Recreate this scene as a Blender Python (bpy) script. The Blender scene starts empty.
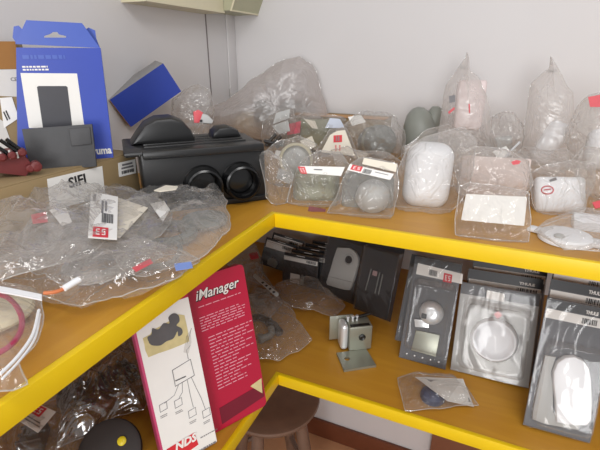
import bpy, bmesh, math, random
from mathutils import Vector, Matrix, noise
from mathutils.geometry import tessellate_polygon
R = math.radians
SC = bpy.context.scene
COL = SC.collection
V = Vector
# ------------------------------------------------------------------ place
UZ, LZ, FZ = 1.105, 0.705, -0.20          # upper shelf top, lower shelf top, floor
WX, WY = -0.47, 0.65                      # left wall, right wall
TH = 0.027
# ------------------------------------------------------------------ camera
FPX = 424.0
PIT, YAW = R(21.8), R(23.5)
CAM = V((0.36, -0.70, 1.395))
FW = V((-math.sin(YAW), math.cos(YAW), 0)); RT = V((math.cos(YAW), math.sin(YAW), 0)); UP = V((0, 0, 1))
cd = bpy.data.cameras.new('camera'); cam = bpy.data.objects.new('camera', cd); COL.objects.link(cam)
cd.sensor_width = 36; cd.lens = 36 * FPX / 600; cd.clip_start = 0.01
cam.location = CAM; cam.rotation_euler = (R(90) - PIT, 0, YAW); SC.camera = cam

def ray(u, v):
    a = (u - 300) / FPX; b = (v - 225) / FPX
    return FW * (math.cos(PIT) - b * math.sin(PIT)) + RT * a - UP * (math.sin(PIT) + b * math.cos(PIT))
def hit(u, v, p, n):
    d = ray(u, v); return CAM + d * ((p - CAM).dot(n) / d.dot(n))
def pz(u, v, z): return hit(u, v, V((0, 0, z)), UP)
def pX(u, v, x): return hit(u, v, V((x, 0, 0)), V((1, 0, 0)))
def pY(u, v, y): return hit(u, v, V((0, y, 0)), V((0, 1, 0)))

class Pl:
    """A plane standing in the place: az = heading of its x axis, lean = how far it leans back (90 = lying)."""
    def __init__(s, p, az=23.5, lean=0.0):
        a, l = R(az), R(lean)
        s.p = V(p); s.x = V((math.cos(a), math.sin(a), 0))
        s.n = V((math.sin(a) * math.cos(l), -math.cos(a) * math.cos(l), math.sin(l)))
        s.z = V((-math.sin(a) * math.sin(l), math.cos(a) * math.sin(l), math.cos(l)))
    def off(s, d):
        q = Pl(s.p + s.n * d); q.x, q.n, q.z = s.x, s.n, s.z; return q
    def at(s, u, v): return hit(u, v, s.p, s.n)
    def M(s, o=None):
        o = s.p if o is None else o
        m = Matrix.Identity(4)
        for i in range(3):
            m[i][0] = s.x[i]; m[i][1] = -s.n[i]; m[i][2] = s.z[i]; m[i][3] = o[i]
        return m
# ------------------------------------------------------------------ materials
def lin(c):
    return tuple(((x / 255) / 12.92 if x / 255 <= 0.04045 else ((x / 255 + 0.055) / 1.055) ** 2.4) for x in c) + (1,)
def nodes(m):
    m.use_nodes = True; t = m.node_tree; t.nodes.clear(); return t, t.nodes.new, t.links.new
def mat(name, c, rough=0.5, metal=0.0, spec=0.5, var=0.06, scale=30, bump=0.0, coat=0.0, trans=0.0):
    m = bpy.data.materials.new(name); t, N, L = nodes(m)
    o = N('ShaderNodeOutputMaterial'); b = N('ShaderNodeBsdfPrincipled'); L(b.outputs[0], o.inputs[0])
    tc = N('ShaderNodeTexCoord'); nz = N('ShaderNodeTexNoise'); nz.inputs['Scale'].default_value = scale; nz.inputs['Detail'].default_value = 4
    L(tc.outputs['Object'], nz.inputs['Vector'])
    mx = N('ShaderNodeMix'); mx.data_type = 'RGBA'
    l = lin(c); mx.inputs[6].default_value = tuple(max(0, x * (1 - var * 2)) for x in l[:3]) + (1,)
    mx.inputs[7].default_value = tuple(min(1, x * (1 + var * 2)) for x in l[:3]) + (1,)
    L(nz.outputs['Fac'], mx.inputs[0]); L(mx.outputs[2], b.inputs['Base Color'])
    b.inputs['Roughness'].default_value = rough; b.inputs['Metallic'].default_value = metal
    b.inputs['Specular IOR Level'].default_value = spec; b.inputs['Coat Weight'].default_value = coat
    if trans:
        b.inputs['Alpha'].default_value = 1 - trans
    if bump:
        bp = N('ShaderNodeBump'); bp.inputs['Strength'].default_value = bump; bp.inputs['Distance'].default_value = 0.004
        L(nz.outputs['Fac'], bp.inputs['Height']); L(bp.outputs[0], b.inputs['Normal'])
    return m
def film(name, c, lo, hi, rough=0.09, scale=13, bump=0.6, tint=(248, 247, 246), body=0.55):
    """thin plastic film: clear face on, glossy, whiter where it turns away or creases"""
    m = bpy.data.materials.new(name); t, N, L = nodes(m)
    o = N('ShaderNodeOutputMaterial'); mx = N('ShaderNodeMixShader'); L(mx.outputs[0], o.inputs[0])
    tr = N('ShaderNodeBsdfTransparent'); tr.inputs[0].default_value = lin(tint)
    gl = N('ShaderNodeBsdfGlossy'); gl.inputs['Color'].default_value = (.95, .95, .95, 1); gl.inputs['Roughness'].default_value = rough
    df = N('ShaderNodeBsdfDiffuse'); df.inputs['Color'].default_value = lin(c)
    tl = N('ShaderNodeBsdfTranslucent'); tl.inputs['Color'].default_value = lin(c)
    md = N('ShaderNodeMixShader'); md.inputs[0].default_value = 0.4; L(df.outputs[0], md.inputs[1]); L(tl.outputs[0], md.inputs[2])
    mg = N('ShaderNodeMixShader'); mg.inputs[0].default_value = body; L(gl.outputs[0], mg.inputs[1]); L(md.outputs[0], mg.inputs[2])
    tc = N('ShaderNodeTexCoord')
    nz = N('ShaderNodeTexNoise'); nz.inputs['Scale'].default_value = scale; nz.inputs['Detail'].default_value = 2; nz.inputs['Distortion'].default_value = 2.2
    L(tc.outputs['Object'], nz.inputs['Vector'])
    rg = N('ShaderNodeMath'); rg.operation = 'SUBTRACT'; rg.inputs[1].default_value = 0.5; L(nz.outputs['Fac'], rg.inputs[0])
    ab = N('ShaderNodeMath'); ab.operation = 'ABSOLUTE'; L(rg.outputs[0], ab.inputs[0])
    bp = N('ShaderNodeBump'); bp.inputs['Strength'].default_value = bump; bp.inputs['Distance'].default_value = 0.03
    L(ab.outputs[0], bp.inputs['Height']); L(bp.outputs[0], gl.inputs['Normal']); L(bp.outputs[0], df.inputs['Normal'])
    lw = N('ShaderNodeLayerWeight'); lw.inputs['Blend'].default_value = 0.3; L(bp.outputs[0], lw.inputs['Normal'])
    mr = N('ShaderNodeMapRange'); L(lw.outputs['Facing'], mr.inputs['Value'])
    mr.inputs['To Min'].default_value = lo; mr.inputs['To Max'].default_value = hi
    L(mr.outputs[0], mx.inputs[0]); L(tr.outputs[0], mx.inputs[1]); L(mg.outputs[0], mx.inputs[2])
    return m
def wood(name, c1, c2, knot, rough=0.4):
    m = bpy.data.materials.new(name); t, N, L = nodes(m)
    o = N('ShaderNodeOutputMaterial'); b = N('ShaderNodeBsdfPrincipled'); L(b.outputs[0], o.inputs[0])
    tc = N('ShaderNodeTexCoord'); mp = N('ShaderNodeMapping'); mp.inputs['Scale'].default_value = (2.5, 22, 22)
    L(tc.outputs['Object'], mp.inputs[0]); nz = N('ShaderNodeTexNoise'); nz.inputs['Scale'].default_value = 1.6; nz.inputs['Detail'].default_value = 6; nz.inputs['Distortion'].default_value = 0.8
    L(mp.outputs[0], nz.inputs['Vector'])
    cr = N('ShaderNodeValToRGB'); cr.color_ramp.elements[0].position = 0.3; cr.color_ramp.elements[1].position = 0.72
    cr.color_ramp.elements[0].color = lin(c1); cr.color_ramp.elements[1].color = lin(c2); L(nz.outputs['Fac'], cr.inputs[0])
    vo = N('ShaderNodeTexVoronoi'); vo.inputs['Scale'].default_value = 9; L(tc.outputs['Object'], vo.inputs['Vector'])
    k = N('ShaderNodeMapRange'); k.inputs['From Min'].default_value = 0.02; k.inputs['From Max'].default_value = 0.08; k.inputs['To Min'].default_value = 0.7; k.inputs['To Max'].default_value = 0
    L(vo.outputs['Distance'], k.inputs['Value'])
    mx = N('ShaderNodeMix'); mx.data_type = 'RGBA'; mx.inputs[7].default_value = lin(knot); L(k.outputs[0], mx.inputs[0]); L(cr.outputs[0], mx.inputs[6])
    L(mx.outputs[2], b.inputs['Base Color']); b.inputs['Roughness'].default_value = rough
    return m
MT = {}
MT['wall'] = mat('wall_paint', (214, 211, 211), 0.6, var=0.015, scale=4)
MT['floor'] = mat('floor_tile', (206, 156, 116), 0.5, var=0.08, scale=8)
MT['base'] = mat('brown_skirting', (112, 62, 40), 0.4, var=0.08, scale=12)
MT['ply'] = wood('stained_plywood', (182, 128, 40), (194, 142, 46), (110, 66, 26), 0.38)
MT['yellow'] = mat('yellow_paint', (230, 194, 10), 0.42, var=0.03, scale=25)
MT['cream'] = mat('cream_plastic', (214, 206, 178), 0.5, var=0.02)
MT['creamshade'] = mat('shaded_cream_plastic', (176, 174, 146), 0.5, var=0.02)  # trunking cream darkened, shade of the underside put into the colour
MT['seam'] = mat('panel_seam', (128, 120, 120), 0.7)
MT['card'] = mat('cardboard', (150, 128, 92), 0.8, var=0.05, scale=18)
MT['cardb'] = mat('brown_cardboard', (150, 104, 52), 0.8, var=0.06, scale=18)
MT['cardo'] = mat('orange_cardboard', (190, 142, 92), 0.8, var=0.05)
MT['blue'] = mat('blue_print', (54, 76, 172), 0.38, var=0.04, scale=12)
MT['greybox'] = mat('grey_card_back', (150, 148, 148), 0.6, var=0.03)
MT['pinkgrey'] = mat('pink_grey_sticker', (170, 140, 140), 0.5)
MT['palered'] = mat('pale_red_sticker', (214, 130, 128), 0.5)
MT['bluel'] = mat('blue_print_flap', (74, 98, 184), 0.34, var=0.05, scale=14)
MT['white'] = mat('white_paper', (232, 230, 226), 0.6, var=0.02)
MT['paper'] = mat('grey_paper', (206, 203, 198), 0.65, var=0.03)
MT['ink'] = mat('black_ink', (34, 33, 36), 0.6)
MT['greyink'] = mat('grey_ink', (120, 118, 120), 0.6)
MT['red'] = mat('red_print', (206, 40, 52), 0.5, var=0.04)
MT['crim'] = mat('crimson_board', (176, 16, 54), 0.32, var=0.03, scale=10)
MT['crimd'] = mat('dark_crimson_print', (112, 14, 40), 0.4, var=0.06)
MT['pink'] = mat('pink_edge', (190, 66, 110), 0.35)
MT['pinkink'] = mat('pink_ink', (222, 150, 165), 0.6)
MT['dark'] = mat('dark_grey_leatherette', (66, 66, 68), 0.55, var=0.06, scale=60, bump=0.15)
MT['phone'] = mat('dark_grey_print', (62, 62, 68), 0.45)
MT['black'] = mat('black_plastic', (30, 30, 31), 0.36, var=0.08, scale=20)
MT['blackg'] = mat('black_gloss', (16, 16, 17), 0.22)
MT['maroon'] = mat('maroon_plastic', (104, 36, 36), 0.5, var=0.12, scale=30)
MT['pblack'] = mat('black_pack_card', (34, 33, 36), 0.42, var=0.05)
MT['pgrey'] = mat('grey_pack_card', (88, 88, 92), 0.42, var=0.04)
MT['lgrey'] = mat('light_grey_plastic', (176, 176, 174), 0.4, var=0.03)
MT['mgrey'] = mat('mid_grey_plastic', (122, 124, 120), 0.45, var=0.06)
MT['wplas'] = mat('white_plastic', (232, 233, 236), 0.35, var=0.015)
MT['cplas'] = mat('cream_lens', (214, 206, 178), 0.4, var=0.05)
MT['olive'] = mat('olive_grey_plastic', (140, 140, 118), 0.5, var=0.08)
MT['metal'] = mat('zinc_metal', (160, 162, 150), 0.36, metal=0.6, var=0.08, scale=14)
MT['chrome'] = mat('silver_plated', (226, 228, 230), 0.26, metal=0.45, var=0.05)
MT['steeld'] = mat('dark_steel', (70, 70, 70), 0.35, metal=0.8)
MT['navy'] = mat('navy_plastic', (48, 54, 84), 0.45)
MT['stool'] = mat('dark_stained_wood', (118, 94, 80), 0.36, var=0.16, scale=14)
MT['brownp'] = mat('brown_panel', (130, 84, 62), 0.5, var=0.08, scale=10)
MT['tan'] = mat('sticker_residue', (204, 190, 140), 0.7, var=0.12, scale=60)
MT['blot'] = mat('grey_blot', (92, 90, 92), 0.6, var=0.1, scale=60)
MT['ycap'] = mat('yellow_cap', (226, 204, 40), 0.4)
MT['coral'] = mat('crimson_cord', (170, 44, 84), 0.4)
MT['orange'] = mat('orange_wire', (190, 108, 62), 0.5)
MT['bluebit'] = mat('pale_blue_label', (120, 144, 206), 0.5)
MT['brownit'] = mat('dark_brown_rubber', (62, 52, 48), 0.5, var=0.15, scale=30)
MT['cpaper'] = mat('cream_paper', (222, 214, 198), 0.6, var=0.03)
MT['fadedred'] = mat('faded_red_print', (206, 80, 88), 0.5, var=0.06)
MT['palered2'] = mat('pink_red_sticker', (196, 70, 88), 0.5)
MT['bluepaper'] = mat('pale_blue_paper', (206, 214, 230), 0.5)
MT['pinkw'] = mat('pinkish_white_card', (222, 206, 204), 0.5)
MT['pinkc'] = mat('pinkish_card', (206, 190, 184), 0.55)
MT['bell'] = mat('grey_green_plastic', (136, 138, 130), 0.4, var=0.04)
MT['milk2'] = film('thick_milky_film', (226, 219, 217), 0.40, 0.78, rough=0.25, body=0.82, bump=0.4)
MT['rubber'] = mat('dark_rubber', (48, 42, 40), 0.65, var=0.08)
MT['film'] = film('clear_film', (236, 234, 231), 0.09, 0.6, body=0.55)
MT['seam_film'] = film('folded_film_edge', (236, 234, 231), 0.45, 0.8, body=0.6)
MT['umber'] = film('dark_smoky_film', (120, 112, 104), 0.26, 0.7, rough=0.12, body=0.5)
MT['filmx'] = film('very_clear_film', (236, 234, 232), 0.08, 0.5, body=0.5)
MT['milk'] = film('milky_film', (244, 240, 238), 0.26, 0.7, rough=0.22, body=0.82, bump=0.35)
MT['haze'] = film('hazy_film', (232, 229, 226), 0.17, 0.68, rough=0.15, body=0.65)
MT['dusk'] = film('smoky_film', (186, 180, 174), 0.15, 0.6, rough=0.14, body=0.55)
MT['pet'] = film('blister_shell', (226, 228, 232), 0.055, 0.5, rough=0.10, scale=5, bump=0.16, body=0.5)
MT['petd'] = film('dark_wrap', (180, 180, 184), 0.08, 0.45, rough=0.10, scale=6, bump=0.12, body=0.25)
# ------------------------------------------------------------------ builders (all in world coordinates)
WM = {}
def tag(o, label, cat, group=None):
    o['label'] = label; o['category'] = cat
    if group: o['group'] = group
    return o
def thing(name, label, cat, M, group=None):
    if not isinstance(M, Matrix): M = Matrix.Translation(V(M))
    o = bpy.data.objects.new(name, None); COL.objects.link(o); o.matrix_world = M; o.empty_display_size = 0.02
    WM[o.name] = M.copy(); return tag(o, label, cat, group)
def put(name, bm, m, parent=None, origin=None, smooth=True, angle=40):
    me = bpy.data.meshes.new(name)
    inv = None; W = Matrix.Identity(4)
    if parent is not None: W = WM[parent.name]
    elif origin is not None: W = Matrix.Translation(V(origin)) if not isinstance(origin, Matrix) else origin
    bm.transform(W.inverted())
    bmesh.ops.recalc_face_normals(bm, faces=bm.faces)
    bm.to_mesh(me); bm.free()
    ms = m if isinstance(m, (list, tuple)) else [m]
    for q in ms: me.materials.append(MT[q])
    if smooth:
        me.shade_smooth()
        try: me.set_sharp_from_angle(angle=R(angle))
        except Exception: pass
    o = bpy.data.objects.new(name, me); COL.objects.link(o)
    WM[o.name] = W.copy()
    if parent is not None: o.parent = parent
    else: o.matrix_world = W
    return o
def struct(name, bm, m, **k):
    o = put(name, bm, m, **k); o['kind'] = 'structure'; return o
def merge(*bms):
    a = bms[0]
    for b in bms[1:]:
        me = bpy.data.meshes.new('tmp'); b.to_mesh(me); b.free(); a.from_mesh(me); bpy.data.meshes.remove(me)
    return a
def box(w, d, h, M=None, bev=0.0, seg=2, taper=None):
    """x centred, y centred, z from 0"""
    bm = bmesh.new(); bmesh.ops.create_cube(bm, size=1)
    for v in bm.verts:
        top = v.co.z > 0
        v.co = V((v.co.x * w, v.co.y * d, (v.co.z + .5) * h))
        if taper and top: v.co.x *= taper; v.co.y *= taper
    if bev: bmesh.ops.bevel(bm, geom=list(bm.edges), offset=bev, segments=seg, profile=0.5, affect='EDGES')
    if M is not None: bm.transform(M)
    return bm
def boxc(x0, x1, y0, y1, z0, z1, M=None, bev=0.0, seg=2):
    T = Matrix.Translation(((x0 + x1) / 2, (y0 + y1) / 2, z0))
    return box(x1 - x0, y1 - y0, z1 - z0, (M @ T) if M is not None else T, bev, seg)
def lathe(prof, M=None, seg=32, axis='z', cap=True):
    bm = bmesh.new(); rings = []
    for r, z in prof:
        rings.append([bm.verts.new((r * math.cos(2 * math.pi * k / seg), r * math.sin(2 * math.pi * k / seg), z)) for k in range(seg)])
    for a, b in zip(rings, rings[1:]):
        for k in range(seg): bm.faces.new((a[k], a[(k + 1) % seg], b[(k + 1) % seg], b[k]))
    if cap: bm.faces.new(rings[0][::-1]); bm.faces.new(rings[-1])
    if axis == 'y': bm.transform(Matrix.Rotation(R(90), 4, 'X'))
    if M is not None: bm.transform(M)
    return bm
def tube(pts, r, seg=8, M=None):
    bm = bmesh.new(); pts = [V(p) for p in pts]; rings = []
    for i, p in enumerate(pts):
        t = (pts[min(i + 1, len(pts) - 1)] - pts[max(i - 1, 0)]).normalized()
        a = t.orthogonal().normalized() if not rings else None
        if a is None:
            a = (la - t * la.dot(t)).normalized()
        la = a; b = t.cross(a)
        rr = r[i] if isinstance(r, (list, tuple)) else r
        rings.append([bm.verts.new(p + (a * math.cos(2 * math.pi * k / seg) + b * math.sin(2 * math.pi * k / seg)) * rr) for k in range(seg)])
    for a, b in zip(rings, rings[1:]):
        for k in range(seg): bm.faces.new((a[k], a[(k + 1) % seg], b[(k + 1) % seg], b[k]))
    bm.faces.new(rings[0][::-1]); bm.faces.new(rings[-1])
    if M is not None: bm.transform(M)
    return bm
def smooth_path(pts, n=4):
    pts = [V(p) for p in pts]; out = []
    for i in range(len(pts) - 1):
        p0, p1, p2, p3 = pts[max(i - 1, 0)], pts[i], pts[i + 1], pts[min(i + 2, len(pts) - 1)]
        for k in range(n):
            t = k / n
            out.append(0.5 * ((2 * p1) + (p2 - p0) * t + (2 * p0 - 5 * p1 + 4 * p2 - p3) * t * t + (3 * p1 - p0 - 3 * p2 + p3) * t ** 3))
    return out + [pts[-1]]
def prism(poly, d, M=None, bev=0.0, hole=None):
    """poly in local x,z; thickness d along -y (towards the viewer) from y=0"""
    bm = bmesh.new()
    loops = [[V((x, 0, z)) for x, z in poly]]
    if hole: loops.append([V((x, 0, z)) for x, z in hole])
    tris = tessellate_polygon(loops); flat = [p for l in loops for p in l]
    vs = [bm.verts.new(p) for p in flat]
    fs = []
    for t in tris:
        try: fs.append(bm.faces.new([vs[i] for i in t]))
        except ValueError: pass
    if not hole:
        bmesh.ops.dissolve_faces(bm, faces=fs); fs = list(bm.faces)
    r = bmesh.ops.extrude_face_region(bm, geom=fs)
    bmesh.ops.translate(bm, verts=[e for e in r['geom'] if isinstance(e, bmesh.types.BMVert)], vec=(0, -d, 0))
    bmesh.ops.recalc_face_normals(bm, faces=bm.faces)
    if bev:
        es = [e for e in bm.edges if len(e.link_faces) == 2 and all(abs(v.co.y + d) < 1e-6 for v in e.verts) and e.calc_face_angle() > 0.5]
        bmesh.ops.bevel(bm, geom=es, offset=bev, segments=2, profile=0.5, affect='EDGES')
    if M is not None: bm.transform(M)
    return bm
def circ(x, z, r, n=28, a0=0, a1=360):
    return [(x + r * math.cos(R(a0 + (a1 - a0) * k / n)), z + r * math.sin(R(a0 + (a1 - a0) * k / n))) for k in range(n + (0 if a1 - a0 == 360 else 1))]
def rrect(x0, x1, z0, z1, r, n=5):
    out = []
    for cx, cz, a in ((x1 - r, z0 + r, -90), (x1 - r, z1 - r, 0), (x0 + r, z1 - r, 90), (x0 + r, z0 + r, 180)):
        out += [(cx + r * math.cos(R(a + 90 * k / n)), cz + r * math.sin(R(a + 90 * k / n))) for k in range(n + 1)]
    return out
def flatpoly(pts3, n, t=0.0006):
    """thin sheet through given world points, thickness t along n"""
    bm = bmesh.new(); a = [bm.verts.new(V(p) + n * t) for p in pts3]; b = [bm.verts.new(V(p)) for p in pts3]
    bm.faces.new(a); bm.faces.new(b[::-1]); k = len(a)
    for i in range(k): bm.faces.new((a[i], b[i], b[(i + 1) % k], a[(i + 1) % k]))
    return bm
def text(s, size, M, italic=0.0, bold=0.0, ext=0.0004, align='LEFT', width=None):
    """writing in local x,z of M facing -y"""
    c = bpy.data.curves.new('lettering', 'FONT'); c.body = s; c.size = size; c.shear = italic; c.offset = bold; c.extrude = ext; c.align_x = align; c.resolution_u = 2
    o = bpy.data.objects.new('lettering', c); COL.objects.link(o)
    dg = bpy.context.evaluated_depsgraph_get(); me = bpy.data.meshes.new_from_object(o.evaluated_get(dg))
    bm = bmesh.new(); bm.from_mesh(me); bpy.data.objects.remove(o); bpy.data.curves.remove(c); bpy.data.meshes.remove(me)
    if width:
        xs = [v.co.x for v in bm.verts]; k = width / (max(xs) - min(xs))
        for v in bm.verts: v.co.x *= k
    bm.transform(Matrix.Rotation(R(90), 4, 'X')); bm.transform(M); return bm
def T(x, y, z): return Matrix.Translation((x, y, z))
def Ry(a): return Matrix.Rotation(R(a), 4, 'Y')
# ---- bags: a closed pouch with its own outline, two bulging sides and a crumpled film
def pouch(name, label, cat, outline, pl, t, m='film', zmin=UZ, group=None, amp=0.008, seed=0, back=0.5, rings=15, seg=104, q=0.6, smoothit=0, freq=26, parent=None, xmax=None, peak=None):
    pts = [pl.at(*p) if not isinstance(p, Vector) else p for p in outline]
    for _ in range(smoothit):
        nn = []
        for a, b in zip(pts, pts[1:] + pts[:1]): nn += [a.lerp(b, .2), a.lerp(b, .8)]
        pts = nn
    ln = [(b - a).length for a, b in zip(pts, pts[1:] + pts[:1])]; tot = sum(ln); loop = []
    for k in range(seg):
        s = tot * k / seg; i = 0
        while s > ln[i] and i < len(ln) - 1: s -= ln[i]; i += 1
        loop.append(pts[i].lerp(pts[(i + 1) % len(pts)], s / max(ln[i], 1e-9)))
    c = sum(loop, V()) / seg
    if peak: c = pl.at(*peak)
    bm = bmesh.new(); so = V((seed * 3.7, seed * 1.9, seed * 7.1))
    fa = seed * 1.3; fx = pl.x * math.cos(fa) + pl.z * math.sin(fa); fz = pl.z * math.cos(fa) - pl.x * math.sin(fa)
    def nz(p):
        d = p - c
        g = V((d.dot(fx) * .38, d.dot(fz), d.dot(pl.n) * .6)); h2 = V((d.dot(fz + fx) * .32, d.dot(fx - fz) * .8, d.dot(pl.n) * .6))
        g += V((noise.noise(d * 8 + so), noise.noise(d * 8 - so), 0)) * .03
        b = 1 - abs(noise.noise(g * freq * .8 + so)) * 2.6; c2 = 1 - abs(noise.noise(h2 * freq * 1.3 - so)) * 2.4
        c3 = 1 - abs(noise.noise(d * freq * 2.3 + so)) * 2.2
        return b * .8 + c2 * .5 + c3 * .2
    def mk(p, r, sgn):
        h = t * (1 - r ** 2.4) ** q * (1 if sgn > 0 else back)
        e = amp * nz(p + pl.n * sgn * .07) * (1 - 0.65 * r ** 4)
        w = p + pl.n * (sgn * h + e)
        w += (pl.x * noise.noise(p * 19 + so) + pl.z * noise.noise(p * 17 - so)) * amp * .8
        w.z = max(w.z, zmin + 0.0012); w.y = min(w.y, WY - .004); w.x = max(w.x, WX + .004)
        return bm.verts.new(w)
    rim = [mk(p, 1.0, 1) for p in loop]
    for sgn in (1, -1):
        prev = rim
        for k in range(1, rings):
            r = 1 - k / rings
            cur = [mk(c + (p - c) * r, r, sgn) for p in loop]
            for i in range(seg):
                j = (i + 1) % seg; bm.faces.new((prev[i], prev[j], cur[j], cur[i]))
            prev = cur
        cv = mk(c, 0, sgn)
        for i in range(seg): bm.faces.new((prev[i], prev[(i + 1) % seg], cv))
    zc = min(v.co.z for v in bm.verts); rc = [v.co.copy() for v in rim]
    o = put(name, bm, m, parent=parent, origin=(c.x, c.y, zc), angle=24)
    if parent is None: tag(o, label, cat, group or ('tall tied bags' if 'tied' in name else 'clear plastic bags on the upper shelf' if zmin == UZ else 'clear plastic bags on the lower shelf'))
    put('edge_seam', tube(rc + [rc[0]], .0008, 5), 'seam_film', o)
    return o
def quad(pl, d, px4): return [pl.off(d).at(*p) for p in px4]
def bil(q, u, v):
    a = q[0].lerp(q[1], u); b = q[3].lerp(q[2], u); return a.lerp(b, v)
def label(parent, q, n, red=None, bar=None, lines=(), m='white', name='paper_label', redtext=True, blot=None):
    """paper label through the quad q (TL,TR,BR,BL) with printed marks at uv rectangles"""
    if (q[1] - q[0]).cross(q[3] - q[0]).dot(n) > 0: n = n
    L = put(name, flatpoly(q, n, .0006), m, parent)
    def rect(u0, u1, v0, v1, o=.0008, t=.0003): return flatpoly([bil(q, u, v) + n * o for u, v in ((u0, v0), (u1, v0), (u1, v1), (u0, v1))], n, t)
    if red:
        u0, u1, v0, v1 = red; put('red_mark', rect(u0, u1, v0, v1), 'red', L)
        if redtext:
            du, dv = u1 - u0, v1 - v0
            b = [rect(u0 + du * a, u0 + du * a2, v0 + dv * c, v0 + dv * c2, .0012) for a, a2, c, c2 in ((.2, .27, .2, .8), (.2, .45, .2, .28), (.2, .42, .46, .54), (.2, .45, .72, .8), (.58, .82, .2, .28), (.58, .65, .2, .5), (.58, .82, .46, .54), (.75, .82, .5, .8), (.58, .82, .72, .8))]
            put('white_mark', merge(*b), 'white', L)
    if bar:
        u0, u1, v0, v1 = bar; rnd = random.Random(3); b = []; x = u0
        while x < u1:
            w = (u1 - u0) * rnd.choice((.03, .05, .08)); b.append(rect(x, min(u1, x + w), v0, v1)); x += w + (u1 - u0) * rnd.choice((.03, .05))
        put('barcode', merge(*b), 'ink', L)
    if lines:
        put('printed_lines', merge(*[rect(*r) for r in lines]), 'greyink', L)
    return L
def wordlines(x0, x1, z0, dz, n, h, rnd, M, y=-.0004, sp=.25, ragged=.3):
    """rows of small word-long strokes too fine to read"""
    out = []
    for i in range(n):
        x = x0; end = x1 - (x1 - x0) * rnd.random() * ragged
        while x < end:
            w = (x1 - x0) * rnd.uniform(.05, .16); w = min(w, end - x)
            out.append(boxc(x, x + w, y - .0002, y, z0 - i * dz - h, z0 - i * dz, M)); x += w + (x1 - x0) * .03
    return merge(*out)
# ------------------------------------------------------------------ the room
struct('wall_left', boxc(WX - .08, WX, -1.6, WY + .08, FZ, 2.4), 'wall')
struct('wall_right', boxc(WX, 2.2, WY, WY + .08, FZ, 2.4), 'wall')
struct('floor', boxc(WX - .08, 2.2, -1.6, WY + .08, FZ - .06, FZ), 'floor')
sy = pX(204, 0, WX).y
struct('trim_1', boxc(WX, WX + .002, sy - .0018, sy + .0018, UZ, 2.4), 'seam')
struct('trim_2', boxc(WX, WX + .006, WY - .05, WY, UZ, 2.38, bev=.003), 'wall')
struct('baseboard_right', boxc(WX, 2.2, WY - .014, WY, FZ, FZ + .095, bev=.004), 'base')
struct('baseboard_left', boxc(WX, WX + .014, -1.6, WY - .014, FZ, FZ + .095, bev=.004), 'base')
p = pY(432, 437, WY - .02)
w = thing('timber_plank', 'reddish brown wooden panel standing against the wall below the right shelf', 'panel', (p.x + .3, WY - .02, FZ))
put('panel_board', boxc(p.x, p.x + .6, WY - .036, WY - .016, FZ, FZ + .55, bev=.003), 'brownp', w)
put('panel_rail', boxc(p.x + .02, p.x + .58, WY - .046, WY - .036, FZ + .47, FZ + .53, bev=.003), 'brownp', w)
# cream trunking high on both walls
a = pX(204, 13, WX); b = pX(123, 7, WX); b2 = pX(118, 0, WX)
sl = (b.y - b2.y) / (b2.z - b.z)
t = thing('wall_trunking', 'cream trunking box fixed high on the left wall above the blue cartons', 'trunking', (WX + .035, .3, a.z))
def trap(y0, y1, y2, y3, x0, x1, z0, z1): return prism([(y0, z0), (y1, z0), (y2, z1), (y3, z1)], x1 - x0, Matrix.Translation((x0, 0, 0)) @ Matrix.Rotation(R(90), 4, 'Z'))
put('trunking_box', trap(b.y, a.y, a.y, b.y - sl * .09, WX, WX + .07, a.z, a.z + .09), 'cream', t)
put('trunking_lip', trap(b.y - .004, a.y, a.y, b.y - .004, WX, WX + .074, a.z - .003, a.z + .001), 'cream', t)
c1 = pY(258, 12, WY); c3 = pY(262, 0, WY); sl = (c3.x - c1.x) / (c3.z - c1.z); zz = a.z + .004
t = thing('wall_cover', 'shade-darkened greenish cream cover box with a sloping end high in the room corner', 'cover', (-.4, WY - .05, zz))
put('cover_box', prism([(WX, zz), (c1.x, zz), (c1.x + sl * .10, zz + .10), (WX, zz + .10)], -(WY - a.y - .002), T(0, a.y + .002, 0)), 'creamshade', t)
put('cover_edge', tube([(c1.x, WY - .003, zz), (c1.x, a.y, zz), (c1.x + sl * .10, a.y, zz + .10)], .003, 8), 'cream', t)
# ------------------------------------------------------------------ the two shelves
def shelf(lab, z):
    s = thing('corner_shelf', lab, 'shelf', (0, 0, z - TH))
    put('shelf_board', boxc(-.010, 2.0, .010, WY, z - TH, z), 'ply', s)
    M = Matrix.Translation((0, 0, z)) @ Matrix.Rotation(R(90), 4, 'Z')
    o = put('shelf_board', boxc(WX, -.010, -1.4, WY, z - TH, z), 'ply', s)
    me = o.data; me.transform(Matrix.Rotation(R(-90), 4, 'Z')); o.rotation_euler.z = R(90)
    put('edge_band', boxc(0, 2.0, 0, .010, z - TH - .002, z + .0005, bev=.0015), 'yellow', s)
    put('edge_band', boxc(-.010, 0, -1.4, .010, z - TH - .002, z + .0005, bev=.0015), 'yellow', s)
    for x in (.35, 1.1): put('wall_batten', boxc(x, x + .6, WY - .03, WY, z - TH - .03, z - TH), 'yellow', s)
    put('wall_batten', boxc(WX, WX + .03, -1.0, .5, z - TH - .03, z - TH), 'yellow', s)
    return s
shelf('upper yellow L-shaped corner shelf holding the cartons and the bags', UZ)
shelf('lower yellow L-shaped corner shelf holding the packs and the crimson display', LZ)
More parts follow.
